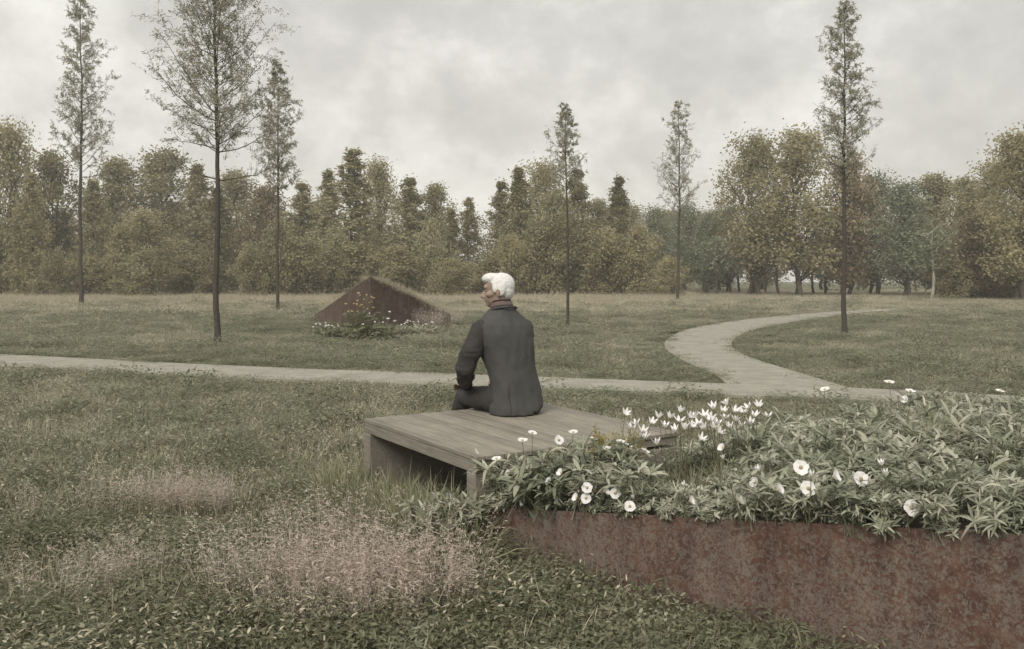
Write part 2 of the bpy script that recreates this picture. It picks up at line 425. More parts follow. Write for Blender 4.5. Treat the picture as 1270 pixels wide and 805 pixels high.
def path_mesh(name, A, B, z, mat, label):
    mb = MB(); n = len(A)
    k = 5
    pts = np.stack([A + (B - A) * (j / (k - 1)) for j in range(k)], 1)
    V = np.concatenate([pts, np.full((n, k, 1), z)], -1)
    idx = np.arange(n * k).reshape(n, k)
    q = np.stack([idx[:-1, :-1], idx[:-1, 1:], idx[1:, 1:], idx[1:, :-1]], -1).reshape(-1, 4)
    mb.add(V.reshape(-1, 3), q)
    for E, fl in ((A, 0), (B, 1)):
        W = np.stack([np.c_[E, np.full(n, z)], np.c_[E, np.full(n, -0.05)]], 1)
        ii = np.arange(n * 2).reshape(n, 2)
        mb.add(W.reshape(-1, 3), np.stack([ii[:-1, 0], ii[1:, 0], ii[1:, 1], ii[:-1, 1]], -1))
    return tag(mb.build(name, mat), label, 'path', kind='structure')
path_mesh('gravel_path', near_a, near_b, 0.014, M['pave'], 'pale straight paved path crossing the meadow behind the platform')
path_mesh('winding_path', curv_a, curv_b, 0.009, M['pave2'], 'pale stone paved path curving away to the right')
PATHS = [np.concatenate([near_a, near_b[::-1]]), np.concatenate([curv_a, curv_b[::-1]])]
def inside(poly, x, y):
    c = np.zeros(x.shape, bool); j = len(poly) - 1
    for i in range(len(poly)):
        xi, yi = poly[i][0], poly[i][1]; xj, yj = poly[j][0], poly[j][1]
        cond = ((yi > y) != (yj > y)) & (x < (xj - xi) * (y - yi) / (yj - yi + 1e-12) + xi)
        c ^= cond; j = i
    return c
EDGE = np.concatenate([near_a, near_b, curv_a, curv_b])
EDGE = np.concatenate([EDGE[:-1] * (1 - t) + EDGE[1:] * t for t in (0, .5)])
def path_dist(x, y):
    out = np.empty(len(x))
    for s in range(0, len(x), 4000):
        out[s:s + 4000] = np.sqrt(((x[s:s + 4000, None] - EDGE[None, :, 0]) ** 2 + (y[s:s + 4000, None] - EDGE[None, :, 1]) ** 2).min(1))
    return out

# ------------------------------------------------------------------ timber platform
PA = np.array([-0.92, 5.50]); dAB = np.array([0.847, 0.532]); dAD = np.array([0.532, -0.847])
PW, PL, PH = 1.33, 1.40, 0.45
th = math.atan2(dAB[1], dAB[0])
plat = empty('timber_platform', (PA[0], PA[1], 0), th)      # local x runs along the short edge, -y along the length
tag(plat, 'low weathered grey timber platform of long boards the man sits on', 'platform')
mb = MB(); nb_ = 24; bw = PW / nb_
for i in range(nb_):
    mb.box(((i + .5) * bw, -PL / 2, PH - 0.012), (bw - (0.007 if i % 6 == 5 else 0.004), PL, 0.024), rnd=rng.random(), bev=0.003)
mb.build('deck', M['timber'], plat, False)
mb = MB()
mb.box((PW / 2, -PL / 2, PH - 0.024 - 0.02), (PW - 0.03, PL - 0.02, 0.036), rnd=.3)
mb.box((0.02, -PL / 2, PH - 0.024 - 0.031), (0.035, PL - 0.01, 0.058), rnd=.2, bev=.003)
mb.build('frame', M['timber'], plat, False)
for yy in (-0.05, -PL + 0.05):
    mb = MB()
    mb.box((PW / 2, yy, (PH - 0.085) / 2 - 0.03), (PW, 0.09, PH - 0.085 + 0.06), rnd=.25, bev=.004)
    mb.build('end_panel', M['timber'], plat, False)
PLATPOLY = [PA, PA + dAB * PW, PA + dAB * PW + dAD * PL, PA + dAD * PL]

# ------------------------------------------------------------------ rusted planters
def wedge(name, loc, base, tops, label, cat, top_mat, soil_drop=0.02):
    """prismatic steel box: base polygon (clockwise seen from above), a height per corner"""
    root = empty(name, (loc[0], loc[1], 0)); tag(root, label, cat, 'rusted steel wedge planters')
    n = len(base); B = np.array(base) - np.array(loc)[None]
    cen = B.mean(0)
    for i in range(n):
        a, b = B[i], B[(i + 1) % n]; ha, hb = tops[i], tops[(i + 1) % n]
        d = (b - a) / np.linalg.norm(b - a); nrm = np.array([-d[1], d[0]])
        if np.dot(nrm, cen - a) < 0: nrm = -nrm
        t = 0.012; segs = 14
        mb = MB(); V = []
        for k in range(segs + 1):
            s = k / segs; p = a + (b - a) * s; h = ha + (hb - ha) * s
            ii = t * 1.0
            for (off, zz) in ((0, -0.1), (0, h), (ii, h), (ii, -0.1)):
                V.append([*(p + nrm * off), zz])
        idx = np.arange((segs + 1) * 4).reshape(-1, 4)
        q = np.stack([idx[:-1], idx[1:], np.roll(idx[1:], -1, 1), np.roll(idx[:-1], -1, 1)], -1).reshape(-1, 4)
        mb.add(V, q); mb.add(V[:4], [[0, 1, 2, 3]]); mb.add(V[-4:], [[3, 2, 1, 0]])
        mb.build('steel_wall', M['rust'], root, False)
    mb = MB()
    inner = [np.array([*(p + (cen - p) / np.linalg.norm(cen - p) * 0.02), h - soil_drop]) for p, h in zip(B, tops)]
    c3 = np.mean(inner, 0)
    mb.add(inner + [c3], [[i, (i + 1) % n, n] for i in range(n)])
    mb.build('soil', top_mat, root, False)
    return root

P0 = np.array([-0.13, 4.28]); wd = np.array([1.05, -1.00])
Q0 = P0 + wd * 1.585; S0 = P0 + wd * 2.6
RR = np.array([3.3, 6.35])
A3 = np.array([[P0[0], P0[1], 1], [Q0[0], Q0[1], 1], [RR[0], RR[1], 1]])
pc = np.linalg.solve(A3, np.array([0.214, 0.543, 0.34]))
def bedz(x, y): return pc[0] * x + pc[1] * y + pc[2]
V3 = P0 + (RR - P0); T0 = np.array([4.9, 4.6])
BED = [P0, RR, T0, S0]
wedge('rusted_planter', P0, BED, [bedz(*p) for p in BED], 'large rusty steel planter in the right foreground filled with grey-green plants', 'planter', M['soil'])
AP = np.array([-3.45, 21.6])
MOUND = [AP, np.array([-6.25, 27.2]), np.array([-4.4, 32.0]), np.array([-1.75, 25.2])]
MTOP = [1.37, 0.04, 0.03, 0.30]
wedge('rusted_mound', AP, MOUND, MTOP, 'distant pointed rusty steel mound rising from the meadow beyond the straight path', 'planter', M['ground'])

# ------------------------------------------------------------------ ground cover prototypes and scatter
GRASS = [(0, 1), (.35, .9), (.7, .6), (1, .05)]
LEAF = [(0, .2), (.3, .95), (.62, .85), (1, .05)]
ROUND = [(0, .25), (.3, 1), (.7, .95), (1, .3)]
def patch(n, r, hlo, hhi, w, tilt=.45, droop=.35, mat=0, mb=None):
    mb = mb or MB()
    a = rng.uniform(0, 2 * PI, n); rr = r * np.sqrt(rng.random(n))
    base = np.stack([rr * np.cos(a), rr * np.sin(a), np.full(n, -0.02)], 1)
    d = rdir(n, .2, 1.0); d[:, :2] *= tilt * rng.uniform(.2, 1.8, (n, 1)); d[:, 2] = 1
    mb.strips(base, d, rng.uniform(hlo, hhi, n), w * rng.uniform(.6, 1.4, n), GRASS, droop * rng.uniform(.2, 1.6, n), mat=mat)
    return mb
def leafy(n, r, hlo, hhi, ll, lw, prof=LEAF, stems=0):
    mb = MB(); a = rng.uniform(0, 2 * PI, n); rr = r * np.sqrt(rng.random(n))
    z = hlo + (hhi - hlo) * rng.random(n) ** .7
    base = np.stack([rr * np.cos(a), rr * np.sin(a), z], 1)
    d = rdir(n, -.15, .75)
    side = np.cross(d, np.array([0, 0, 1.0])[None] + rng.normal(size=(n, 3)) * .45)
    mb.strips(base, d, ll * rng.uniform(.6, 1.4, n), lw * rng.uniform(.7, 1.3, n), prof, .35 * rng.random(n), side)
    return mb
def protos(kind, builders, mat):
    c = bpy.data.collections.new(kind)
    for i, b in enumerate(builders):
        o = bpy.data.objects.new('%s_piece' % kind, b.mesh(kind + '_piece', mat)); c.objects.link(o)
    return c, len(builders)
def scatter(name, coll, x, y, z, scl, label, cat, hscl=None):
    n = len(x); me = bpy.data.meshes.new(name)
    me.vertices.add(n); me.vertices.foreach_set('co', np.stack([x, y, z], 1).astype(np.float32).ravel())
    hs = scl if hscl is None else hscl
    a = me.attributes.new('scl', 'FLOAT_VECTOR', 'POINT'); a.data.foreach_set('vector', np.stack([scl, scl, hs], 1).astype(np.float32).ravel())
    a = me.attributes.new('rot', 'FLOAT_VECTOR', 'POINT'); a.data.foreach_set('vector', np.stack([rng.normal(0, .06, n), rng.normal(0, .06, n), rng.uniform(0, 2 * PI, n)], 1).astype(np.float32).ravel())
    a = me.attributes.new('idx', 'INT', 'POINT'); a.data.foreach_set('value', rng.integers(0, coll[1], n).astype(np.int32))
    me.update()
    o = link(bpy.data.objects.new(name, me)); tag(o, label, cat, kind='stuff')
    ng = bpy.data.node_groups.new(name + '_nodes', 'GeometryNodeTree')
    ng.interface.new_socket('Geometry', in_out='INPUT', socket_type='NodeSocketGeometry')
    ng.interface.new_socket('Geometry', in_out='OUTPUT', socket_type='NodeSocketGeometry')
    gi = ng.nodes.new('NodeGroupInput'); go = ng.nodes.new('NodeGroupOutput')
    ip = ng.nodes.new('GeometryNodeInstanceOnPoints'); ci_ = ng.nodes.new('GeometryNodeCollectionInfo')
    ci_.inputs['Collection'].default_value = coll[0]; ci_.inputs['Separate Children'].default_value = True; ci_.inputs['Reset Children'].default_value = True
    def attr(nm, t):
        a = ng.nodes.new('GeometryNodeInputNamedAttribute'); a.data_type = t; a.inputs['Name'].default_value = nm; return a.outputs['Attribute']
    ng.links.new(gi.outputs[0], ip.inputs['Points']); ng.links.new(ci_.outputs[0], ip.inputs['Instance'])
    ip.inputs['Pick Instance'].default_value = True
    ng.links.new(attr('idx', 'INT'), ip.inputs['Instance Index'])
    ng.links.new(attr('rot', 'FLOAT_VECTOR'), ip.inputs['Rotation']); ng.links.new(attr('scl', 'FLOAT_VECTOR'), ip.inputs['Scale'])
    ng.links.new(ip.outputs[0], go.inputs[0])
    md = o.modifiers.new('scatter', 'NODES'); md.node_group = ng
    return o
def cands(dens, y0, y1, wid=0.66, pad=1.0):
    """random points over the view wedge between depths y0 and y1"""
    n = int(dens * (y1 - y0) * ((y0 + y1) * wid + 2 * pad))
    y = rng.uniform(y0, y1, n * 2); hw = y * wid + pad; x = rng.uniform(-1, 1, n * 2) * (y1 * wid + pad)
    k = np.abs(x) < hw
    return x[k][:n], y[k][:n]
def clear(x, y, m=0.0):
    k = np.ones(len(x), bool)
    for P in PATHS: k &= ~inside(P, x, y)
    k &= ~inside(BED, x, y)
    k &= ~inside(MOUND, x, y)
    u = (x - PA[0]) * dAB[0] + (y - PA[1]) * dAB[1]; v_ = (x - PA[0]) * dAD[0] + (y - PA[1]) * dAD[1]
    k &= ~((u > -0.02) & (u < PW + .03) & (v_ > -.03) & (v_ < PL + .03))
    if m > 0: k &= path_dist(x, y) > m
    return k
def near_path_h(x, y, lo=0.28, reach=1.5):
    d = path_dist(x, y); far = np.clip(y / 14.0, 1, 3)
    return lo + (1 - lo) * np.clip(d / (reach * far), 0, 1)

# mid and far meadow grass
cg = protos('meadow_grass', [patch(190, .45, .03, .14, .0085, 1.1, .7) for _ in range(4)], M['field'])
xs, ys, ss, hh = [], [], [], []
for y0, y1, dn, sc0 in ((3.6, 9, 20, .8), (9, 16, 13, .9), (16, 30, 7, 1.15), (30, 55, 3.0, 1.7), (55, 100, .85, 3.2)):
    x, y = cands(dn, y0, y1)
    fade = np.clip((y - 3.4) / 2.4, 0, 1)
    k = clear(x, y, 0.05 if y0 < 16 else .12) & (rng.random(len(x)) < fade); x, y = x[k], y[k]
    s = sc0 * rng.uniform(.8, 1.25, len(x))
    h = near_path_h(x, y, .34) * (.75 + .8 * fbm(x * .35, y * .35)) * rng.uniform(.8, 1.2, len(x)) * (1.0 + (sc0 - 1) * .22)
    xs.append(x); ys.append(y); ss.append(s); hh.append(h)
x, y, s, h = map(np.concatenate, (xs, ys, ss, hh))
print('meadow', len(x))
scatter('meadow_grass', cg, x, y, np.zeros(len(x)), s, 'short grey-green meadow grass covering the ground', 'grass', h)

# leafy weeds mixed in everywhere, most in the foreground
cw = protos('leafy_weeds', [leafy(170, .24, .01, .13, .040, .011) for _ in range(3)] + [leafy(120, .2, .02, .16, .055, .0095) for _ in range(2)], M['weed'])
xs, ys, ss, hh = [], [], [], []
for y0, y1, dn, sc0 in ((2.2, 5, 26, .62), (5, 9, 17, .8), (9, 16, 10, 1.0), (16, 30, 5.5, 1.3), (30, 50, 1.2, 2.0)):
    x, y = cands(dn, y0, y1)
    k = clear(x, y, .03) & (fbm(x * .8 + 30, y * .8) > .34); x, y = x[k], y[k]
    s = sc0 * rng.uniform(.75, 1.25, len(x))
    xs.append(x); ys.append(y); ss.append(s); hh.append(near_path_h(x, y, .28, 1.2) * s * .85 * np.where(y > 14, .6, 1) * np.exp(rng.normal(0, .35, len(x))))
x, y, s, h = map(np.concatenate, (xs, ys, ss, hh))
print('weeds', len(x))
scatter('leafy_weeds', cw, x, y, np.zeros(len(x)), s, 'low leafy weeds growing through the meadow', 'weeds', h)

# creeping round-leaved cover of the near foreground
cc = protos('creeping_cover', [leafy(260, .2, .0, .075, .015, .0085, ROUND) for _ in range(2)] + [leafy(230, .2, .0, .10, .024, .006) for _ in range(2)], M['clover'])
x, y = cands(48, 2.1, 5.4)
k = clear(x, y); x, y = x[k], y[k]
k = rng.random(len(x)) < np.clip((5.4 - y) / 1.6, 0, 1); x, y = x[k], y[k]
s = rng.uniform(.8, 1.4, len(x))
scatter('creeping_cover', cc, x, y, np.zeros(len(x)), s, 'dark creeping small-leaved plants covering the near ground', 'ground cover', s)
# grass blades between them
cb = protos('foreground_grass', [patch(60, .16, .05, .16, .0045, .8, .6) for _ in range(4)], M['tuft'])
x, y = cands(44, 2.2, 6.5)
k = clear(x, y) & (fbm(x * 1.1, y * 1.1 + 20) > .25); x, y = x[k], y[k]
s = rng.uniform(.8, 1.3, len(x))
scatter('foreground_grass', cb, x, y, np.zeros(len(x)), s, 'thin grass blades growing through the near leafy ground cover', 'grass', s * rng.uniform(.7, 1.2, len(x)))

# brownish seedheads and withered leaves among the green
cz = protos('withered_weeds', [leafy(60, .22, .01, .17, .022, .006) for _ in range(3)] + [patch(24, .2, .10, .24, .0035, .6, .4) for _ in range(2)], M['dry'])
x, y = cands(13, 2.2, 13)
k = clear(x, y, .12) & (fbm(x * .9 + 50, y * .9 + 8) > .42) & (x < .2 + (y - 2) * .3) & (((x - P0[0]) * -.655 + (y - P0[1]) * -.756 > .35) | (x < -.6)); x, y = x[k], y[k]
s = rng.uniform(.7, 1.3, len(x))
scatter('withered_weeds', cz, x, y, np.zeros(len(x)), s, 'withered pale brown weeds and seedheads in patches among the green cover', 'weeds', s * near_path_h(x, y, .3, 1.5))

# pale dry grass
cd = protos('dry_grass', [patch(110, .4, .12, .32, .007, .45, .5) for _ in range(4)], M['dry'])
xs, ys, ss, hh = [], [], [], []
for y0, y1, dn, sc0 in ((2.2, 5.2, 9, .42), (5.2, 10, 7, .6), (10, 22, 3.2, .9), (22, 34, 3, 1.4), (34, 52, 4.5, 1.6), (52, 100, 2.4, 2.4)):
    x, y = cands(dn, y0, y1)
    k = clear(x, y, .2) & (fbm(x * .3 + 11, y * .3) > (.42 if y0 < 34 else .3)); x, y = x[k], y[k]
    s = sc0 * rng.uniform(.8, 1.25, len(x))
    xs.append(x); ys.append(y); ss.append(s); hh.append(near_path_h(x, y, .15, 2.0) * rng.uniform(.6, 1.2, len(x)) * (.5 if y0 < 10 else (.42 if y0 < 34 else .95)) * np.where(y > 44, np.where(635 + F * x / y < 850, 2.1, 1.2), 1.0))
x, y, s, h = map(np.concatenate, (xs, ys, ss, hh))
print('dry', len(x))
scatter('dry_grass', cd, x, y, np.zeros(len(x)), s, 'pale dry meadow grass, tallest in front of the far trees', 'grass', h)

# grass on the slopes of the distant mound
tris = [(0, 1, 2), (0, 2, 3)]
pts = []
for (a, b, c) in tris:
    for _ in range(150):
        u, v_ = sorted(rng.random(2)); w = (u, v_ - u, 1 - v_)
        pa = [np.array([*MOUND[i], MTOP[i] - .03]) for i in (a, b, c)]
        pts.append(w[0] * pa[0] + w[1] * pa[1] + w[2] * pa[2])
for t in np.linspace(.03, 1, 60):   # fringe along the right-hand crest
    p = np.array([*MOUND[0], MTOP[0]]) * (1 - t) + np.array([*MOUND[3], MTOP[3]]) * t
    pts.append(p + np.array([-.10, .12, -.02]))
pts = np.array(pts)
scatter('mound_grass', cd, pts[:, 0], pts[:, 1], pts[:, 2], rng.uniform(.6, .9, len(pts)), 'pale grass growing on the back slope of the rusty mound', 'grass', rng.uniform(.4, .9, len(pts)))

# ------------------------------------------------------------------ person
def loft(mb, secs, k=28, bottom=None):
    """closed surface through elliptic sections (centre, half-width vector, half-depth vector)"""
    V = []
    a = np.arange(k) * 2 * PI / k
    for (c, ax, bx) in secs:
        c, ax, bx = map(np.asarray, (c, ax, bx))
        # slightly squared ellipse
        ca, sa = np.cos(a), np.sin(a)
        V.append(c + (np.sign(ca) * abs(ca) ** .85)[:, None] * ax + (np.sign(sa) * abs(sa) ** .85)[:, None] * bx)
    V = np.array(V)
    if bottom is not None: V[0, :, 2] += bottom(a); V[1, :, 2] += bottom(a) * .6
    n = len(secs); idx = np.arange(n * k).reshape(n, k)
    q = np.stack([idx[:-1], np.roll(idx[:-1], -1, 1), np.roll(idx[1:], -1, 1), idx[1:]], -1).reshape(-1, 4)
    mb.add(V.reshape(-1, 3), q); mb.add(V[0], np.arange(k)[::-1][None]); mb.add(V[-1], np.arange(k)[None])
def limb(mb, pts, rad, k=16):
    pts = [np.array(p, float) for p in pts]; rad = list(rad)
    # rounded ends
    d0 = pts[0] - pts[1]; d0 /= np.linalg.norm(d0); d1 = pts[-1] - pts[-2]; d1 /= np.linalg.norm(d1)
    P = [pts[0] + d0 * rad[0] * .95, pts[0] + d0 * rad[0] * .6] + pts + [pts[-1] + d1 * rad[-1] * .6, pts[-1] + d1 * rad[-1] * .95]
    Rr = [rad[0] * .3, rad[0] * .8] + rad + [rad[-1] * .8, rad[-1] * .3]
    mb.tube(P, Rr, k)
def ball(mb, c, r, rot=None, k=20):
    r = np.broadcast_to(np.asarray(r, float), (3,))
    th_ = np.linspace(0, PI, 13)[1:-1]; a = np.arange(k) * 2 * PI / k
    V = np.stack([np.outer(np.sin(th_), np.cos(a)), np.outer(np.sin(th_), np.sin(a)), np.outer(np.cos(th_), np.ones(k))], -1) * r
    V = np.concatenate([V.reshape(-1, 3), [[0, 0, r[2]], [0, 0, -r[2]]]])
    if rot is not None: V = V @ np.array(rot).T
    n = len(th_); idx = np.arange(n * k).reshape(n, k)
    q = np.stack([idx[:-1], idx[1:], np.roll(idx[1:], -1, 1), np.roll(idx[:-1], -1, 1)], -1).reshape(-1, 4)
    b = mb.n
    mb.add(V + np.asarray(c), q)
    top = [[n * k, i, (i + 1) % k] for i in range(k)]; bot = [[n * k + 1, idx[-1][(i + 1) % k], idx[-1][i]] for i in range(k)]
    mb.f.append(np.array(top + bot) + b); mb.r.append(np.full(2 * k, .5)); mb.m.append(np.zeros(2 * k, int))
def fuse(mb, name, mat, parent, voxel, smooth=4, post=None, fold=None):
    """one continuous surface out of overlapping closed pieces"""
    mb.v = [post(v) for v in mb.v] if post else mb.v; me = mb.mesh(name, mat); o = bpy.data.objects.new(name, me); sc.collection.objects.link(o)
    r = o.modifiers.new('r', 'REMESH'); r.mode = 'VOXEL'; r.voxel_size = voxel
    s = o.modifiers.new('s', 'SMOOTH'); s.iterations = smooth; s.factor = .5
    bpy.context.view_layer.update()
    me2 = bpy.data.meshes.new_from_object(o.evaluated_get(bpy.context.evaluated_depsgraph_get()))
    me2.name = name; o.modifiers.clear(); o.data = me2; bpy.data.meshes.remove(me)
    me2.materials.clear(); me2.materials.append(mat)
    for p in me2.polygons: p.use_smooth = True
    o.parent = parent
    if fold: folds(me2, *fold)
    return o
def folds(me, amp, sx, sz, seed=0.0):
    from mathutils import noise as mn
    for v in me.vertices:
        c = v.co; n1_ = mn.noise(Vector((c.x * sx + seed, c.y * sx, c.z * sz + .6 * math.sin(c.x * 9)))) + .5 * mn.noise(Vector((c.x * sx * 2.3, c.y * sx * 2.3 + seed, c.z * sz * 2.1)))
        v.co = c + v.normal * amp * n1_
LEAN = np.array([-.062, .038, 0])
def sway(V):
    V = np.array(V, float); t = np.clip((V[..., 2] - .12) / .40, 0, 1); t = t * t * (3 - 2 * t)
    return V + t[..., None] * LEAN
facing = math.atan2(0.53, 0.848)
man = empty('person', (0.03, 5.70, PH), facing)      # local +y is the way he faces
tag(man, 'white-haired man in a dark grey suit sitting on the timber platform, seen from behind', 'person')
HC = np.array([-0.014, 0.066, 0.787])                  # head centre
hy = R_(50)                                            # head turned to his left
hr = np.array([[math.cos(hy), -math.sin(hy), 0], [math.sin(hy), math.cos(hy), 0], [0, 0, 1]])
tilt = R_(-4)
hx = np.array([[1, 0, 0], [0, math.cos(tilt), -math.sin(tilt)], [0, math.sin(tilt), math.cos(tilt)]])
hr = hr @ hx
def hp(x, y, z): return HC + hr @ np.array([x, y, z])
b = MB()
ball(b, hp(0, -.012, .028), (.073, .094, .082), hr)           # cranium
ball(b, hp(0, .028, -.035), (.058, .062, .070), hr)           # face
ball(b, hp(0, .056, -.078), (.030, .030, .024), hr)           # chin
ball(b, hp(0, .030, -.066), (.047, .052, .034), hr)           # jaw
ball(b, hp(0, .074, .030), (.048, .018, .022), hr)            # brow
limb(b, [hp(0, .082, .010), hp(0, .100, -.014), hp(0, .108, -.030)], [.009, .011, .013], 10)   # nose
ball(b, hp(.013, .094, -.033), (.009, .012, .008), hr); ball(b, hp(-.013, .094, -.033), (.009, .012, .008), hr)
ball(b, hp(0, .086, -.052), (.021, .010, .0055), hr); ball(b, hp(0, .084, -.063), (.019, .010, .006), hr)  # lips
for s in (-1, 1):
    ball(b, hp(s * .048, .045, -.018), (.022, .032, .022), hr)  # cheek
    ball(b, hp(s * .074, -.012, -.012), (.009, .019, .030), hr) # ear
    ball(b, hp(s * .078, -.018, -.002), (.007, .016, .020), hr)
limb(b, [(0, .03, .52), (-.004, .04, .60), (-.008, .050, .68), tuple(hp(0, -.02, -.03))], [.07, .058, .055, .058])
loft(b, [((0, .02, z), (a, 0, 0), (0, d, 0)) for z, a, d in ((.03, .14, .10), (.15, .13, .09), (.27, .125, .085), (.38, .15, .095), (.48, .165, .095), (.54, .15, .08), (.58, .09, .06))])
ARM = {-1: [(-.175, .02, .548), (-.242, .03, .42), (-.300, .09, .290), (-.255, .21, .20), (-.178, .33, .163)],
       1: [(.165, .03, .545), (.178, .06, .42), (.160, .13, .30), (.14, .26, .21), (.12, .36, .162)]}
LEG = {-1: [(-.09, 0, .085), (-.125, .22, .085), (-.150, .43, .072), (-.150, .475, -.02), (-.145, .46, -.20), (-.14, .43, -.37)],
       1: [(.09, 0, .085), (.115, .22, .085), (.13, .42, .072), (.13, .465, -.02), (.125, .45, -.20), (.12, .42, -.37)]}
for s in (-1, 1):
    limb(b, ARM[s], [.045, .040, .036, .030, .024])
    limb(b, LEG[s], [.07, .065, .052, .05, .045, .032])
    w = np.array(ARM[s][-1]); kx = LEG[s][2][0]
    # palm resting on the knee, four fingers over it and the thumb to the inner side
    palm = w + np.array([0, .055, -.004])
    ball(b, palm, (.042, .052, .014), None)
    fl = [.062, .072, .068, .052]
    for i in range(4):
        x0 = palm[0] + (-.030 + .020 * i); L = fl[i if s > 0 else 3 - i]
        limb(b, [(x0, palm[1] + .038, palm[2] + .002), (x0 * 1.0, palm[1] + .038 + L * .5, palm[2] - .004), (x0, palm[1] + .038 + L * .78, palm[2] - .026), (x0, palm[1] + .038 + L * .85, palm[2] - .048)], [.0085, .008, .0075, .0065], 8)
    limb(b, [(palm[0] - s * .030, palm[1] - .02, palm[2]), (palm[0] - s * .056, palm[1] + .006, palm[2] - .006), (palm[0] - s * .064, palm[1] + .034, palm[2] - .018)], [.012, .010, .008], 8)
body = fuse(b, 'body', M['skin'], man, .0052, 3, sway)
for s in (-1, 1):
    b = MB(); ball(b, hp(s * .027, .070, .008), (.011, .011, .010)); b.v = [sway(v) for v in b.v]; e = b.build('eye', M['eye'], man)
# hair: swept shell with a quiff
b = MB()
ball(b, hp(0, -.022, .038), (.076, .092, .080), hr)
ball(b, hp(0, -.055, .0), (.063, .050, .066), hr)
ball(b, hp(0, .040, .084), (.060, .062, .036), hr)
ball(b, hp(.006, .070, .074), (.036, .026, .024), hr)
for s in (-1, 1):
    ball(b, hp(s * .068, -.028, .010), (.016, .034, .045), hr)
    ball(b, hp(s * .068, .012, .018), (.010, .014, .030), hr)
for i in range(0):
    v_ = rdir(1, -.2, 1)[0] * np.array([.080, .096, .084])
    if v_[1] > .04 and v_[2] < .04: continue
    p = hp(*(v_ + np.array([0, -.022, .038])))
    q_ = hp(*(v_ * 1.02 + np.array([rng.normal(0, .012), -.030 + .02 * rng.random(), .030])))
    limb(b, [p, (p + q_) / 2 + (p - HC) * .01, q_], [.004, .005, .003], 6)
fuse(b, 'hair', M['white_hair'], man, .004, 5, sway, (.0016, 26, 18))
# jacket
b = MB()
hem = lambda a: .055 * np.exp(-((a - 1.78 * PI) / .42) ** 2)
loft(b, [((.0, -.005, .002), (.176, 0, 0), (0, .142, 0)), ((.0, -.003, .05), (.178, 0, 0), (0, .140, 0)), ((0, 0, .12), (.168, 0, 0), (0, .128, 0)), ((0, .005, .20), (.162, 0, 0), (0, .124, 0)),
         ((0, .005, .28), (.164, 0, 0), (0, .122, 0)), ((0, .005, .36), (.175, 0, 0), (0, .126, 0)), ((0, .008, .44), (.190, 0, 0), (0, .130, 0)), ((0, .010, .52), (.200, 0, 0), (0, .122, 0)),
         ((0, .014, .572), (.190, 0, 0), (0, .108, 0)), ((0, .02, .610), (.155, 0, 0), (0, .092, 0)), ((0, .028, .645), (.110, 0, 0), (0, .080, 0)), ((-.002, .034, .682), (.073, 0, 0), (0, .068, 0))], bottom=hem)
ball(b, (-.160, .015, .545), (.062, .062, .052)); ball(b, (.155, .015, .545), (.062, .062, .052))
jacket = fuse(b, 'jacket', M['jacket'], man, .008, 3, sway, (.013, 9, 5.5))
for s in (-1, 1):
    b = MB(); A_ = [np.array(p) for p in ARM[s]]
    limb(b, [A_[0] + (-s * .012, 0, -.002), A_[1], A_[2], A_[3], A_[4] + (0, .012, .0)], [.068, .062, .057, .049, .041])
    # creases
    for t in (.35, .42, .5, .58):
        i = 1 + (t > .45); p = A_[i] * (1 - (t * 3) % 1) + A_[i + 1] * ((t * 3) % 1)
        ball(b, p + (0, -.008, 0), (.062, .060, .012))
    fuse(b, 'sleeve', M['sleeve'], jacket, .007, 3, sway, (.007, 10, 22, s * 3.0))
def ring(c, rx, ry, zt, r, n=28, skip=.0):
    return [np.array(c) + (rx * math.cos(t), ry * math.sin(t), zt * math.sin(t)) for t in np.linspace(0, 2 * PI, n)]
from mathutils.bvhtree import BVHTree
def on_back(bv, x, z, out=.0012):
    h = bv.ray_cast(Vector((x, -1, z)), Vector((0, 1, 0)))
    return None if h[0] is None else np.array(h[0]) - np.array([0, out, 0])
bvj = BVHTree.FromPolygons([v.co[:] for v in jacket.data.vertices], [tuple(p.vertices) for p in jacket.data.polygons])
def seam(name, xz, r, mat):
    P_ = [on_back(bvj, x, z) for x, z in xz]; P_ = [p for p in P_ if p is not None]
    b = MB(); b.tube(P_, r, 6); b.build(name, mat, jacket)
seam('side_vent', [(-.118 + .004 * math.sin(z * 30), z) for z in np.linspace(.012, .20, 16)], .0022, M['sleeve'])
b = MB()
P_ = [np.array(p) for p in ring((-.062, .068, .668), .088, .082, -.02, 0, 40)]
b.tube(P_, .0085, 8); fuse(b, 'jacket_collar', M['jacket'], jacket, .005, 3)
# trousers
b = MB()
loft(b, [((0, 0, .006), (.158, 0, 0), (0, .125, 0)), ((0, 0, .06), (.165, 0, 0), (0, .125, 0)), ((0, 0, .13), (.15, 0, 0), (0, .11, 0)), ((0, 0, .18), (.13, 0, 0), (0, .10, 0))])
for s in (-1, 1):
    P_ = [np.array(p) for p in LEG[s]]
    limb(b, [P_[0], P_[1], P_[2] - (0, .015, 0), P_[3], P_[4], P_[5] + (0, 0, .03)], [.082, .082, .072, .062, .058, .052])
fuse(b, 'trousers', M['trouser'], man, .009, 4, None, (.007, 14, 14))
for s in (-1, 1):
    b = MB(); a0 = np.array(LEG[s][-1])
    loft(b, [(a0 + (0, -.035, .03), (.030, 0, 0), (0, .030, 0)), (a0 + (0, -.03, -.02), (.036, 0, 0), (0, .040, 0)), (a0 + (0, -.0, -.035), (.038, 0, 0), (0, .07, 0)), (a0 + (0, .06, -.055), (.042, 0, 0), (0, .13, 0)), (a0 + (0, .06, -.072), (.040, 0, 0), (0, .13, 0))])
    fuse(b, 'shoe', M['shoe'], man, .007, 3)
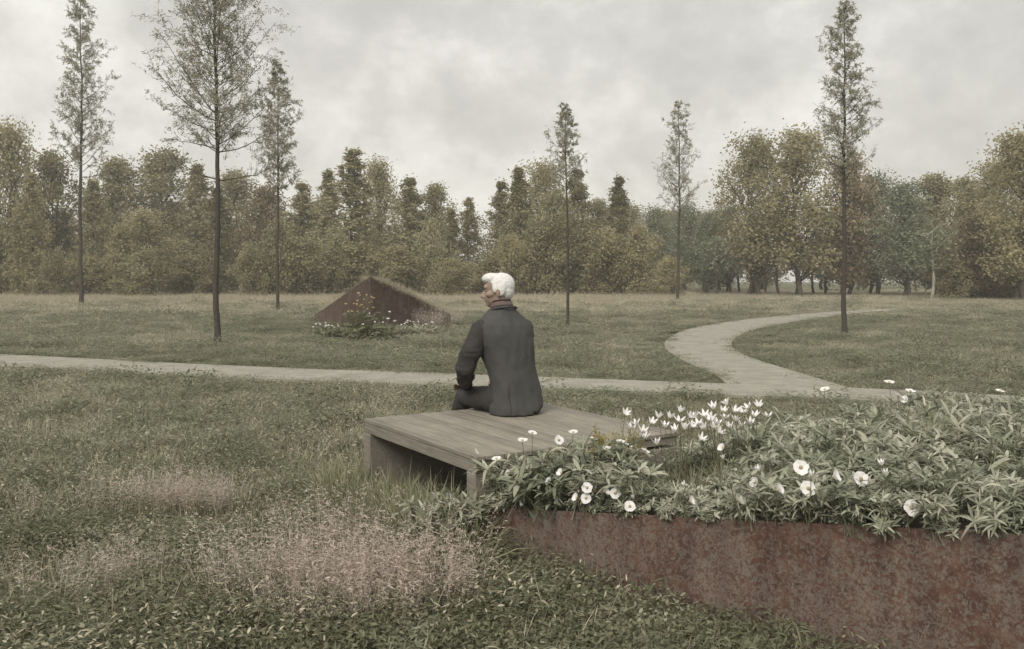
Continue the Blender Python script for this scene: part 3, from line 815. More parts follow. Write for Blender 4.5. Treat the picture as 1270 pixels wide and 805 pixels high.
# shirt collar and scarf
b = MB()
b.tube(ring((-.004, .038, .688), .066, .062, -.014, 0), .012, 8); b.tube(ring((-.006, .042, .703), .062, .058, -.014, 0), .010, 8)
fuse(b, 'scarf', M['shirt'], man, .005, 2, sway)
b = MB()
b.tube(ring((-.006, .044, .716), .058, .056, -.014, 0), .0085, 8); b.tube(ring((-.002, .034, .680), .073, .067, -.014, 0), .006, 8)
fuse(b, 'collar', M['trim'], man, .005, 2, sway)

# ------------------------------------------------------------------ background trees
def crown_cloud(n_cl, shape, h, r, zb):
    """clump centres inside an uneven crown outline; shape 'spire' or 'round'"""
    out = []
    ph = rng.random(6) * 10
    while len(out) < n_cl:
        t = rng.random(); a = rng.uniform(0, 2 * PI)
        if shape == 'spire': t = t ** 1.1
        if shape == 'spire': R0 = 1.2 * r * (1 - t) ** .68 * (.55 + .45 * min(1, t * 5)) + .04
        else: R0 = r * math.sqrt(max(0, 1 - (2 * t - .92) ** 2 * .95 if t < .96 else .1)) * (1.0)
        lump = .72 + .34 * math.sin(3 * a + ph[0] + 5 * t) * math.sin(7 * t + ph[1]) + .22 * math.sin(5 * a + ph[2] - 9 * t)
        rho = R0 * lump * rng.random() ** .42 * rng.uniform(.85, 1.25)
        out.append((rho * math.cos(a), rho * math.sin(a), zb + (h - zb) * t))
    return np.array(out)
def make_tree(name, shape, h, r, zb, mat, n_cl, per, leaf, csz, tr=.16, trunks=1):
    root = empty(name, (0, 0, 0))
    C = crown_cloud(n_cl, shape, h, r, zb)
    mb = MB()
    for k in range(trunks):
        ox, oy = (0, 0) if trunks == 1 else (rng.normal(0, .5), rng.normal(0, .5))
        top = h * (.93 if shape == 'spire' else .75)
        zz = np.linspace(-.1, top, 9)
        wob = np.cumsum(rng.normal(0, .05 if shape == 'spire' else .16, (9, 2)), 0); wob[0] = 0
        P = np.c_[wob + np.linspace(1, .3, 9)[:, None] * np.array([ox, oy]), zz]
        mb.tube(P, tr * np.linspace(1.15, .18, 9), 7)
        for i in rng.choice(n_cl, min(26 if shape != 'spire' else 16, n_cl), replace=False):
            c = C[i]; z0 = max(zb * .55, c[2] - (.35 if shape == 'spire' else 1.1) * math.hypot(c[0], c[1]) - .3)
            j = np.interp(z0, zz, np.arange(9)); p0 = P[int(j)] * (1 - j % 1) + P[min(8, int(j) + 1)] * (j % 1)
            mid = (p0 + c) / 2 + rng.normal(0, .12, 3) + (0, 0, -.15)
            mb.tube([p0, mid, c], [tr * .42, tr * .25, tr * .06], 5, cap=False)
    mb.build('trunk', M['bark'], root)
    mb = MB(); n = n_cl * per
    cen = np.repeat(C, per, 0); sz = np.repeat(rng.uniform(.55, 1.3, n_cl) * csz * (1 if shape == 'round' else np.clip(1.25 - .95 * (C[:, 2] / h), .4, 1)), per)
    off = rng.normal(size=(n, 3)) * sz[:, None] * np.array([1, 1, .75]) * .72
    crn = np.repeat(rng.random(n_cl), per) * .35 + rng.random(n) * .65
    mb.strips(cen + off, rdir(n, -.6, .8), leaf * rng.uniform(.6, 1.5, n), leaf * .62, [(0, .5), (.5, 1), (1, .15)], .2, rnd=crn)
    mb.build('crown', mat, root)
    return root
KINDS = {
    'spire_olive': ('slender_tree', 'spire', 12, 2.1, 1.0, 'olive', 190, 52, .20, .55, .13, 1),
    'spire_olive2': ('slender_tree', 'spire', 12, 2.5, .6, 'olive', 210, 52, .20, .6, .14, 1),
    'spire_gold': ('slender_tree', 'spire', 10, 2.3, .5, 'gold', 180, 52, .20, .6, .13, 1),
    'round_olive': ('woodland_tree', 'round', 11, 3.6, 1.2, 'olive', 200, 62, .22, .75, .18, 2),
    'round_gold': ('woodland_tree', 'round', 12, 3.9, 2.0, 'gold', 210, 60, .22, .75, .2, 2),
    'round_green': ('woodland_tree', 'round', 10, 3.4, 1.9, 'green', 200, 60, .21, .75, .17, 2),
    'round_russet': ('woodland_tree', 'round', 9, 3.2, .9, 'russet', 190, 60, .21, .75, .17, 2),
    'shrub_gold': ('golden_shrub', 'round', 5, 2.6, .1, 'gold', 150, 60, .18, .5, .08, 3),
    'shrub_green': ('green_shrub', 'round', 4, 2.4, .1, 'olive', 140, 60, .17, .5, .08, 3),
}
LAB = {
    'spire_olive': 'slender olive-green pointed tree in the far woodland edge',
    'spire_olive2': 'bushy olive pointed tree leafy down to the ground in the far woodland edge',
    'spire_gold': 'golden-brown pointed tree in the far woodland edge',
    'round_olive': 'broad olive-green rounded tree in the far woodland edge',
    'round_gold': 'broad golden autumn tree with dark branches in the far woodland edge',
    'round_green': 'dark grey-green rounded tree with bare lower trunk beyond the meadow',
    'round_russet': 'low russet-brown leafy tree in the far woodland edge',
    'shrub_gold': 'golden-brown bush at the foot of the far woodland',
    'shrub_green': 'olive-green bush at the foot of the far woodland',
}
CAT = {k: ('bush' if 'shrub' in k else 'tree') for k in KINDS}
proto = {}
ZONES = [(45, 'at the far left edge'), (125, 'behind the leftmost young tree'), (225, 'between the leftmost and the biggest young tree'), (310, 'behind the biggest young tree'),
         (395, 'behind the young tree next to the biggest one'), (480, 'behind the left half of the rusty mound'), (560, 'behind the right half of the rusty mound'), (610, 'at the dip in the treeline left of the man'), (660, 'straight behind the man'),
         (735, 'behind the thin young tree right of the man'), (795, 'between the two thin young trees'), (865, 'behind the second thin young tree'), (935, 'left of the golden pair'), (1025, 'behind the golden pair'),
         (1100, 'behind the young tree in the path bend'), (1160, 'just right of the young tree in the path bend'), (1215, 'towards the right edge'), (9999, 'at the right edge')]
def zone(px):
    for lim, t in ZONES:
        if px < lim: return t
def place_tree(kind, px, ytop, d, wpx=None, label=None, clear_trunk=False):
    base_h = KINDS[kind][2]
    h = H + (345 - ytop) / F * d
    if kind not in proto:
        k = KINDS[kind]; o = make_tree(k[0], k[1], k[2], k[3], k[4], M[k[5]], *k[6:]); proto[kind] = o
    else: o = copy_tree(proto[kind])
    o.location = ((px - 635) / F * d, d, 0)
    sz = h / base_h; sx = sz if wpx is None else (wpx / F * d / 2) / (KINDS[kind][3] * .98)
    o.scale = (sx, sx, sz); o.rotation_euler = (0, 0, rng.uniform(0, 6.28))
    tag(o, label or (LAB[kind].replace(' in the far woodland edge', '').replace(' at the foot of the far woodland', '').replace(' beyond the meadow', '').replace(' with dark branches', '').replace(' leafy down to the ground', '').replace(' with bare lower trunk', '') + (', back row, ' if d > 84 else ', ') + zone(px)), CAT[kind], None if label else {'bush': 'bushes at the foot of the far woodland', 'tree': 'trees of the far woodland edge'}[CAT[kind]])
    return o
T = [
    ('round_gold', 12, 158, 62, 95, 'golden autumn tree with bare dark branches at the far left edge'), ('round_olive', 62, 192, 66, 85), ('spire_gold', 38, 215, 58, 60),
    ('round_olive', 145, 200, 74, 95), ('spire_olive2', 115, 225, 64, 60), ('round_olive', 205, 190, 78, 110, 'tallest broad olive tree behind the big young tree on the left'), ('round_gold', 180, 262, 60, 80),
    ('spire_olive2', 245, 205, 72, 75), ('round_olive', 290, 216, 76, 90), ('spire_olive', 270, 235, 62, 60), ('round_russet', 330, 235, 70, 80), ('spire_olive2', 375, 228, 68, 70),
    ('spire_olive', 407, 214, 66, 62), ('spire_olive', 438, 188, 62, 88, 'tallest pointed olive tree rising behind the rusty mound'), ('round_gold', 468, 203, 70, 70), ('spire_olive2', 508, 222, 64, 80),
    ('round_olive', 540, 232, 66, 62), ('spire_gold', 582, 246, 66, 52, 'small golden pointed tree beside the dip in the treeline'), ('spire_olive', 560, 262, 62, 45), ('spire_olive2', 622, 226, 64, 62),
    ('spire_olive', 643, 210, 62, 62), ('round_gold', 672, 205, 70, 80, 'rusty golden tree crown between two pointed trees behind the man'), ('spire_olive2', 716, 212, 66, 74), ('round_olive', 690, 240, 60, 70),
    ('spire_olive2', 768, 221, 62, 66, 'dark pointed tree between the two thin young trees'), ('round_olive', 742, 250, 66, 60), ('round_green', 812, 262, 72, 66), ('round_green', 852, 258, 76, 70),
    ('round_green', 880, 268, 70, 56), ('round_gold', 935, 172, 64, 100, 'large golden tree left of the pair beyond the winding path'), ('round_gold', 992, 166, 62, 120, 'large golden autumn tree with forked trunk beyond the winding path'),
    ('round_russet', 1052, 198, 64, 84), ('round_green', 1088, 222, 68, 80), ('round_green', 1120, 232, 60, 84), ('round_olive', 1158, 220, 66, 96), ('round_olive', 1196, 224, 60, 76),
    ('round_gold', 1235, 205, 58, 92), ('round_gold', 1266, 166, 48, 110, 'tall brown-gold tree cut by the right edge of the view'), ('round_russet', 1212, 268, 52, 80),
    ('round_gold', -60, 190, 60, 110), ('round_olive', -120, 210, 66, 110), ('round_olive', 1350, 190, 55, 120), ('round_gold', 1430, 200, 60, 120), ('round_green', 900, 262, 74, 62),
]
for t in T: place_tree(t[0], t[1], t[2], t[3], t[4], t[5] if len(t) > 5 else None)
for px in range(-100, 1380, 62):   # second row a little lower, further back
    if 570 < px < 612: continue
    rt = px > 840
    place_tree(random.choice(['round_olive', 'spire_olive2', 'round_russet'] if not rt else ['round_green', 'round_olive']), px + rng.uniform(-12, 12), rng.uniform(248, 275) if not rt else rng.uniform(262, 288), rng.uniform(86, 98), rng.uniform(70, 95))
for px in list(range(-40, 860, 38)):     # understorey
    k = 'shrub_gold' if rng.random() < .55 else 'shrub_green'
    place_tree(k, px + rng.uniform(-12, 12), rng.uniform(278, 326), rng.uniform(56, 61), rng.uniform(44, 84))
for px in (1200, 1232, 1262, 1300, 1180):
    place_tree('shrub_gold' if px != 1180 else 'shrub_green', px, rng.uniform(308, 328), rng.uniform(50, 54), rng.uniform(50, 70))
# thin bare trunks seen below the crowns, one of them pale
def thin_tree(px, d, ytop, mat, label, group=None):
    root = empty('thin_tree', ((px - 635) / F * d, d, 0)); tag(root, label, 'tree', group)
    h = H + (345 - ytop) / F * d
    mb = MB(); zz = np.linspace(-.1, h, 7); P = np.c_[np.cumsum(rng.normal(0, .06, (7, 2)), 0), zz]; P[0, :2] = 0
    mb.tube(P, np.linspace(.11, .03, 7) , 7)
    for k in range(7):
        j = rng.integers(2, 6); mb.tube([P[j], P[j] + (rng.normal(0, .5), rng.normal(0, .5), .5), P[j] + (rng.normal(0, .9), rng.normal(0, .9), 1.1)], [.04, .025, .01], 5)
    mb.build('trunk', mat, root)
    n = 900; mb = MB(); c = np.c_[rng.normal(0, .7, (n, 2)), rng.uniform(h * .45, h, n)]
    mb.strips(c, rdir(n, -.6, .8), .2, .12, [(0, .5), (.5, 1), (1, .15)], .2)
    mb.build('crown', M['green'], root)
for px in (873, 889, 902, 917, 934, 949, 966, 1010, 1024, 1064, 1072, 1088, 1126, 1136):
    thin_tree(px, rng.uniform(62, 82), rng.uniform(262, 300), M['bark'], 'thin dark-trunked tree showing below the crowns beyond the winding path', 'thin trunks beyond the winding path')
thin_tree(1155, 52, 285, M['pale_bark'], 'thin tree with a pale trunk under the far right crowns')

# ------------------------------------------------------------------ young trees of the meadow
def young_tree(px, ybase, ytop, wpx, label, zb_y, leaf=.085, trad=.06, nbr=70, low=(), seed=1, dens=1.0, asym=0.0):
    r = np.random.default_rng(seed)
    x0, d = gp(px, ybase); h = H + (345 - ytop) / F * d; zb = H + (345 - zb_y) / F * d
    rad = wpx / F * d / 2 * 1.25
    root = empty('young_tree', (x0, d, 0)); tag(root, label, 'tree')
    tr = MB(); nz_ = 24; zz = np.linspace(-.1, h, nz_)
    P = np.c_[np.cumsum(r.normal(0, .016 * h / 8, (nz_, 2)), 0), zz]; P[:, :2] -= P[:1, :2]; P[:, :2] *= .7
    P[0] = P[1] * .9 + P[0] * .1 + (0, 0, -.08); tr.tube(np.vstack([[P[0] * (1, 1, 0) + (0, 0, -.1)], [P[0] * (1, 1, 0) + (0, 0, .03)], [P[0] * (1, 1, 0) + (0, 0, .14)], P[1:]]), trad * np.concatenate([[1.75, 1.45, 1.15], np.linspace(1, .12, nz_)[1:]]), 10)
    def on(z):
        j = np.interp(z, zz, np.arange(nz_)); i = min(nz_ - 2, int(j)); return P[i] * (1 - (j - i)) + P[i + 1] * (j - i)
    br = MB(); B, D, Ls = [], [], []
    specs = []
    for i in range(nbr):
        t = (i + r.random()) / nbr
        L = rad * ((1 - t) ** .62 * (.62 + .38 * min(1, t * 7))) * r.uniform(.45, 1.2) * (.8 + .3 * math.sin(t * 21 + seed) * math.sin(i * 2.399 + seed)) + .05 * rad
        if asym and math.sin(i * 2.399) > 0 : L *= (1 - asym)
        specs.append((zb + (h - zb) * t * .99, i * 2.399 + r.normal(0, .4), L, r.uniform(.5, 1.15), 1.0))
    for (ly, az, lp) in low:
        specs.append((H + (345 - ly) / F * d, az, lp / F * d, r.uniform(.1, .5), .45))
    for (z, az, L, asc, dn) in specs:
        p0 = on(z); dr = np.array([math.cos(az), math.sin(az), 0.0])
        n = 7; s = np.linspace(0, 1, n)[:, None]
        pts = p0 + dr * L * s + np.array([0, 0, 1.0]) * L * (asc * s ** 1.3) + np.cumsum(r.normal(0, .03 * L if dn == 1 else .055 * L, (n, 3)), 0) * s
        r0 = trad * (.30 if dn == 1 else .42) * (.4 + .6 * min(1, L / rad)) * (1 - .6 * (z / h))
        br.tube(pts, np.linspace(r0, r0 * .2, n), 5, cap=False)
        for k in range(int(5 + 9 * min(1, L / rad))):
            u = r.uniform(.22 if dn == 1 else .5, 1.0); j = u * (n - 1); i0 = min(n - 2, int(j)); q0 = pts[i0] * (1 - (j - i0)) + pts[i0 + 1] * (j - i0)
            td = dr * r.uniform(.2, 1) + r.normal(0, .65, 3) + (0, 0, .45); td /= np.linalg.norm(td)
            tl = L * r.uniform(.14, .34) + .04 * rad
            q1 = q0 + td * tl
            br.tube([q0, (q0 + q1) / 2 + (0, 0, .02), q1], [r0 * .28, r0 * .2, r0 * .1], 4, cap=False)
            m_ = int(17 * dens * dn * (1.0 if dn == 1 else .8)) + 1
            w = r.uniform(.15, 1.05, m_)[:, None]
            B.append(q0 + (q1 - q0) * w + r.normal(0, tl * .10, (m_, 3))); D.append(td * .7 + r.normal(0, .6, (m_, 3)))
    tr.build('trunk', M['sbark'], root); br.build('branches', M['sbark'], root)
    mb = MB(); B = np.concatenate(B); D = np.concatenate(D)
    mb.strips(B, D, leaf * r.uniform(.6, 1.5, len(B)), leaf * .30, [(0, .4), (.45, 1), (1, .1)], .15)
    mb.build('crown', M['sapleaf'], root)
    return root
young_tree(101, 379, -4, 84, 'tall airy young tree leftmost in the meadow', 215, leaf=.105, trad=.105, nbr=90, seed=3, low=((220, 0, 22), (262, 3.0, 18)))
young_tree(271, 426, -150, 165, 'biggest nearest young tree with spreading bare lower branches, in the meadow on the left', 192, leaf=.06, trad=.062, nbr=140, seed=8, dens=1.35,
           low=((222, 3.14, 66), (224, .1, 60), (184, 3.0, 58), (188, .3, 62), (262, .2, 36), (278, .0, 26), (276, 3.3, 14)))
young_tree(345, 386, 78, 66, 'young tree standing close right of the biggest young tree', 240, leaf=.09, trad=.07, nbr=85, seed=21, low=((236, .4, 24),))
young_tree(704, 406, 130, 48, 'thin young tree just right of the seated man', 240, leaf=.065, trad=.045, nbr=60, seed=5, dens=.55, low=((262, 3.2, 14),))
young_tree(840, 375, 126, 58, 'thin young tree between the man and the winding path', 268, leaf=.105, trad=.09, nbr=70, seed=13, dens=.7)
young_tree(1047, 414, 2, 86, 'tall young tree standing inside the bend of the winding path', 232, leaf=.062, trad=.062, nbr=95, seed=33, dens=.85, low=((292, .3, 34), (300, 3.1, 30), (270, 3.3, 36)))

# ------------------------------------------------------------------ tufts in the foreground
def pink_tuft(seed_n=1, h=.40, n=110):
    h *= .78; root = empty('pink_grass_tuft', (0, 0, 0))
    mb = patch(110, .13, .10, h * .75, .0028, .45, .5); mb.build('blades', M['pinkb'], root)
    mb = MB(); a = rng.uniform(0, 2 * PI, n); rr = .11 * np.sqrt(rng.random(n))
    n = int(n * .26); a = a[:n]; rr = rr[:n]
    base = np.stack([rr * np.cos(a), rr * np.sin(a), np.zeros(n)], 1)
    d = np.stack([np.cos(a) * .42 * rng.random(n), np.sin(a) * .42 * rng.random(n), np.ones(n)], 1); d /= np.linalg.norm(d, axis=1)[:, None]
    L = h * rng.uniform(.55, 1.1, n)
    mb.strips(base, d, L, .0016, [(0, 1), (.5, .8), (1, .4)], .12)
    per = 15; t = rng.uniform(.5, 1.06, (n * per)); bb = np.repeat(base, per, 0) + np.repeat(d, per, 0) * (np.repeat(L, per) * t)[:, None]
    bb += rng.normal(size=bb.shape) * (np.clip(1.12 - t, .1, .5) * .050)[:, None]
    mb.strips(bb, rdir(n * per, -.3, 1), .015 * rng.uniform(.5, 1.5, n * per), .0030, [(0, .5), (.5, 1), (1, .2)], .1)
    mb.build('panicles', M['pinkp'], root)
    return root
pp = [pink_tuft(), pink_tuft(h=.36, n=90), pink_tuft(h=.44, n=120)]
spots = []
def patch_spots(px, py, w, hgt, n):
    for _ in range(n):
        a, b_ = rng.normal(0, .5), rng.uniform(-1.15, 1.15)
        spots.append((px + a * w, py + b_ * hgt, px))
patch_spots(235, 640, 66, 7, 15); patch_spots(110, 640, 50, 6, 3)
patch_spots(20, 640, 40, 8, 4)
patch_spots(105, 745, 60, 16, 6); patch_spots(165, 730, 40, 10, 4); patch_spots(300, 742, 30, 16, 6)
patch_spots(388, 765, 45, 22, 12); patch_spots(470, 752, 60, 26, 14); patch_spots(555, 748, 42, 24, 12); patch_spots(410, 700, 60, 10, 6)
NAMES = {235: ('pink-tipped grass tuft in the middle-left clump across the meadow from the platform', 'pink grass clump left of the platform'), 110: ('sparse pinkish grass tuft left of the middle-left pink clump', 'sparse pink grass by the left clump'),
         20: ('pale feathery grass tuft at the left edge of the view', 'pale grass tufts at the left edge'), 105: ('faint pink grass tuft in the lower left ground cover', 'faint pink grass lower left'),
         165: ('faint pink grass tuft in the lower left ground cover', 'faint pink grass lower left'), 300: ('short pink grass tuft left of the large foreground pink clump', 'short pink grass beside the large clump'),
         388: ('pink feathery grass tuft in the left half of the large foreground clump', 'large foreground pink grass clump'), 470: ('pink feathery grass tuft in the right half of the large foreground clump', 'large foreground pink grass clump'),
         555: ('tawny pink grass tuft beside the left end of the rusty planter', 'tawny grass by the planter end'), 410: ('pink feathery grass tuft at the back of the large foreground clump', 'large foreground pink grass clump')}
used = set()
for i, (px, py, key) in enumerate(spots):
    x, y = gp(px, py)
    if not clear(np.array([x]), np.array([y]))[0] or (x > P0[0] - .1 and y < P0[1]): continue
    j = i % 3
    if j in used: o = copy_tree(pp[j])
    else: o = pp[j]; used.add(j)
    s = rng.uniform(.55, 1.2) * (.72 if key in (105, 165, 110, 20) else 1)
    o.location = (x, y, 0); o.rotation_euler = (0, 0, rng.uniform(0, 6.28)); o.scale = (s * 1.1, s * 1.1, s)
    tag(o, NAMES[key][0], 'grass tuft', NAMES[key][1])

for i in range(9):
    x, y = gp(rng.uniform(522, 566), rng.uniform(400, 412)); o = copy_tree(pp[i % 3]); o.location = (x, y, 0); sc_ = rng.uniform(1.6, 2.6); o.scale = (sc_ * 1.3, sc_ * 1.3, sc_); o.rotation_euler = (0, 0, rng.uniform(0, 6))
    tag(o, 'pinkish tall grass tuft at the right end of the distant rusty mound', 'grass tuft', 'pinkish grass at the mound')
for i in range(16):
    t = rng.random(); e = MOUND[3] if i % 2 else MOUND[1]; p = AP + (e - AP) * t + np.array([0, -.35 - .3 * rng.random()])
    o = link(bpy.data.objects.new('dry_grass_tuft', pp[i % 3].children[0].data)); o.location = (p[0], p[1], -.02); k_ = rng.uniform(1.0, 1.9); o.scale = (k_ * 1.4, k_ * 1.4, k_); o.rotation_euler = (0, 0, rng.uniform(0, 6))
    tag(o, 'brownish grass tuft at the foot of the %s face of the distant mound' % ('right' if i % 2 else 'left'), 'grass tuft', 'grass at the foot of the mound')
def green_tuft(h=.26, n=190, w=.005, spread=.75, r=.09):
    mb = patch(n, r, h * .5, h, w, spread, .7); return mb.mesh('grass_tuft', M['tuft'])
gt = [green_tuft(), green_tuft(.22, 150, .006, 1.0), green_tuft(.30, 170, .0045, .6)]
def put_tuft(x, y, z, k, s, label, group):
    o = link(bpy.data.objects.new('grass_tuft', gt[k])); o.location = (x, y, z); o.scale = (s, s, s); o.rotation_euler = (0, 0, rng.uniform(0, 6.28))
    tag(o, label, 'grass tuft', group)
for i in range(80):      # along the open side of the platform
    t = rng.uniform(-.15, 1.15); p = PA + dAD * PL * t - dAB * rng.uniform(.04, .26)
    if inside(BED, np.array([p[0]]), np.array([p[1]]))[0]: continue
    put_tuft(p[0], p[1], 0, i % 3, rng.uniform(1.2, 1.8) * (.85 if t < .3 else (1.05 if t < .7 else 1.2)), 'arching green grass tuft along the open platform side, ' + ('by its far leg' if t < .3 else 'at mid length' if t < .7 else 'by the corner near the planter'), 'green tufts along the platform')
for i in range(16):
    px, py = rng.uniform(395, 470), rng.uniform(600, 640)
    x, y = gp(px, py); put_tuft(x, y, 0, i % 3, rng.uniform(.7, 1.1), 'fresh green grass tuft left of the platform leg', 'green tufts left of the platform')
for i in range(12):
    t = rng.uniform(.15, 1.0); p = P0 + wd * t * 1.7; p = p + np.array([-.66, -.75]) * rng.uniform(.05, .2)
    put_tuft(p[0], p[1], 0, 1, rng.uniform(.4, .7), 'low dark grass tuft at the foot of the planter wall', 'tufts at the foot of the planter')

# plants in front of the distant mound
def mound_plant(px, py, h, w, label, nfl, flmat, leafm, cat='plant', fz=.55):
    x, y = gp(px, py); root = empty('flowering_plant', (x, y, 0)); tag(root, label, cat)
    n = 420; mb = MB()
    base = np.stack([rng.normal(0, w * .45, n), rng.normal(0, w * .35, n), rng.uniform(0, h * .55, n)], 1)
    mb.strips(base, rdir(n, .0, 1), .16 * rng.uniform(.6, 1.4, n), .035, LEAF, .4); mb.build('foliage', leafm, root)
    mb = MB(); heads = []
    for _ in range(nfl):
        b0 = np.array([rng.normal(0, w * .25), rng.normal(0, w * .2), 0]); b1 = b0 + (rng.normal(0, w * .4), rng.normal(0, w * .25), h * rng.uniform(fz, 1.0))
        mb.tube([b0, (b0 + b1) / 2 + (0, 0, .05), b1], [.006, .005, .003], 4, cap=False)
        fl = MB(); heads.append(fl); fl.strips(np.repeat(b1[None], 5, 0), rdir(5, .2, 1), .034, .024, ROUND, .1)
    mb.build('stems', M['stalk'], root)
    for fl in heads: fl.build('bloom', flmat, root)
mound_plant(449, 422, 1.05, .42, 'tall yellow-flowered plant in front of the rusty mound', 26, M['ybloom'], M['weed'])
mound_plant(468, 423, .62, .45, 'dark green leafy plant dotted with small white blooms before the mound', 8, M['petal'], M['clover'])
mound_plant(410, 420, .34, .6, 'low white-flowered plant left of the yellow-flowered plant', 12, M['petal'], M['weed'], fz=.7)
mound_plant(498, 416, .34, .6, 'low white-flowered plant right of the yellow-flowered plant', 12, M['petal'], M['field'], fz=.7)
mound_plant(525, 414, .30, .6, 'low pale-leaved plant near the right end of the mound', 5, M['petal'], M['field'], fz=.7)

# ------------------------------------------------------------------ planting in the rusty planter
def lance_mesh(stems, h, ll, lw, mat, spread=.5, per=(9, 15)):
    mb = MB(); r = rng
    for s_ in range(int(stems * 1.3)):
        a = r.uniform(0, 2 * PI); lean = r.uniform(.1, spread); L = h * r.uniform(.55, 1.05)
        d = np.array([math.cos(a) * lean, math.sin(a) * lean, 1]); d /= np.linalg.norm(d)
        b0 = np.array([r.normal(0, .02), r.normal(0, .02), -.02]); b1 = b0 + d * L
        mb.tube([b0, (b0 + b1) / 2 + r.normal(0, .008, 3), b1], [.003, .0026, .002], 5, rnd=.2, cap=False)
        n = r.integers(*per); t = np.concatenate([r.uniform(.25, 1, n // 2), np.full(n - n // 2, 1.0)])
        aa = np.arange(n) * 2.399 + r.uniform(0, 6)
        el = r.uniform(.05, .9, n)
        dd = np.stack([np.cos(aa), np.sin(aa), el], 1) + d * .3
        side = np.cross(dd, np.array([0, 0, 1.0])[None] + r.normal(0, .25, (n, 3)))
        mb.strips(b0 + (b1 - b0) * t[:, None], dd, ll * .84 * r.uniform(.6, 1.3, n), lw * .85 * r.uniform(.75, 1.25, n), [(0, .25), (.22, .7), (.5, 1), (.8, .62), (1, .04)], r.uniform(.1, .7, n), side)
    return mb
LM = [lance_mesh(9, .20, .095, .0165, None).mesh('leafy_plant', M['lance']), lance_mesh(8, .24, .11, .015, None).mesh('leafy_plant', M['lance']),
      lance_mesh(10, .17, .08, .019, None, .8).mesh('leafy_plant', M['lance']), lance_mesh(9, .22, .10, .014, None).mesh('leafy_plant', M['lance2']), lance_mesh(7, .2, .12, .021, None, .6).mesh('leafy_plant', M['lance2'])]
PL_LAB = ['grey-green lance-leaved plant with no open flower, in the bed of the rusty planter', 'dark green lance-leaved plant with no open flower, in the bed of the rusty planter']
cnt = 0
pts = []
tries = 0
while len(pts) < 285 and tries < 20000:
    tries += 1
    x, y = rng.uniform(-.1, 4.0), rng.uniform(2.3, 6.4)
    if not inside(BED, np.array([x]), np.array([y]))[0] or x > y * .62 + .1: continue
    if any((x - p[0]) ** 2 + (y - p[1]) ** 2 < (.108 if y < 4.6 else .13) ** 2 for p in pts): continue
    if abs(x - .86) < .13 and abs(y - 4.2) < .3: continue
    pts.append((x, y))
for (x, y) in pts:
    k = rng.choice(5, p=[.28, .24, .2, .16, .12])
    o = link(bpy.data.objects.new('leafy_plant', LM[k])); s = rng.uniform(.75, 1.15) * (.8 if y < 3.6 else 1) * (1.25 if x < .62 and y > 3.95 else 1) * (.85 if .62 < x < 1.15 and y > 4.1 else 1) * (.6 if 785 < 635 + F * x / y < 925 and y < 4.4 else 1) * (.72 if 635 + F * x / y > 1185 and y > 4.6 else 1) * (1.1 if (x > 1.15 or 635 + F * x / y > 885) and y > 4.3 else 1)
    o.location = (x, y, bedz(x, y) - .02); o.scale = (s, s, s); o.rotation_euler = (rng.normal(0, .1), rng.normal(0, .1), rng.uniform(0, 6.28))
    dw = (y - P0[1]) * .756 + (x - P0[0]) * .655
    hue = 'dark green' if k > 2 else 'grey-green'
    shape = ['', ' tall', ' broad-rosette', ' thin-leaved', ' wide-leaved'][k]
    row = 'near the front lip' if dw < .45 else ('in the middle' if dw < 1.1 else 'at the back')
    pxx = 635 + F * x / y
    col = 'by the platform' if pxx < 740 else ('around the star flowers' if pxx < 950 else ('right of the star flowers' if pxx < 1100 else 'at the right end'))
    tag(o, '%s%s plant %s of the bed, %s' % (hue, shape, row, col), 'plant', ['grey-green plants of the planter bed', 'dark green plants of the planter bed'][int(k > 2)])
# plants spilling over the front lip
for i, t in enumerate(np.linspace(.0, 2.3, 34)):
    t += rng.uniform(-.03, .03); p = P0 + wd * t + np.array([.66, .75]) * rng.uniform(.03, .07)
    o = link(bpy.data.objects.new('leafy_plant', LM[[0, 2, 1, 3][i % 4]])); s = rng.uniform(.32, .6) * (1 if t < .8 else 1.2)
    o.location = (p[0], p[1], bedz(*p) - .02); o.scale = (s, s, s)
    ax = Vector((-.75, .66, 0)); o.rotation_euler = (Matrix.Rotation(rng.uniform(.1, .75), 4, Vector((.756, -.655, 0))) @ Matrix.Rotation(rng.uniform(0, 6), 4, 'Z')).to_euler()
    tag(o, 'small leafy plant on the planter lip ' + ('at its pointed end' if t < .35 else 'below the row of small daisies' if t < .75 else 'below the star flowers' if t < 1.0 else 'below the large daisies' if t < 1.35 else 'by the lowest daisy' if t < 1.6 else 'at the right edge'), 'plant', 'plants over the planter lip')

for i in range(20):
    p = P0 + np.array([-.12, -.02]) + np.array([-.80, -.30]) * rng.uniform(0, .2) + np.array([.1, -.9]) * rng.uniform(-.1, .10)
    o = link(bpy.data.objects.new('leafy_plant', LM[i % 5])); s = rng.uniform(.7, 1.15) if i > 8 else rng.uniform(1.25, 1.6)
    if i <= 8: p = np.array([rng.uniform(-.40, -.20), rng.uniform(4.10, 4.28)])
    o.location = (p[0], p[1], -.02); o.scale = (s * .8, s * .8, s); o.rotation_euler = (0, 0, rng.uniform(0, 6))
    tag(o, 'leafy plant on the ground between the platform corner and the planter tip', 'plant', 'leafy plants at the planter tip')

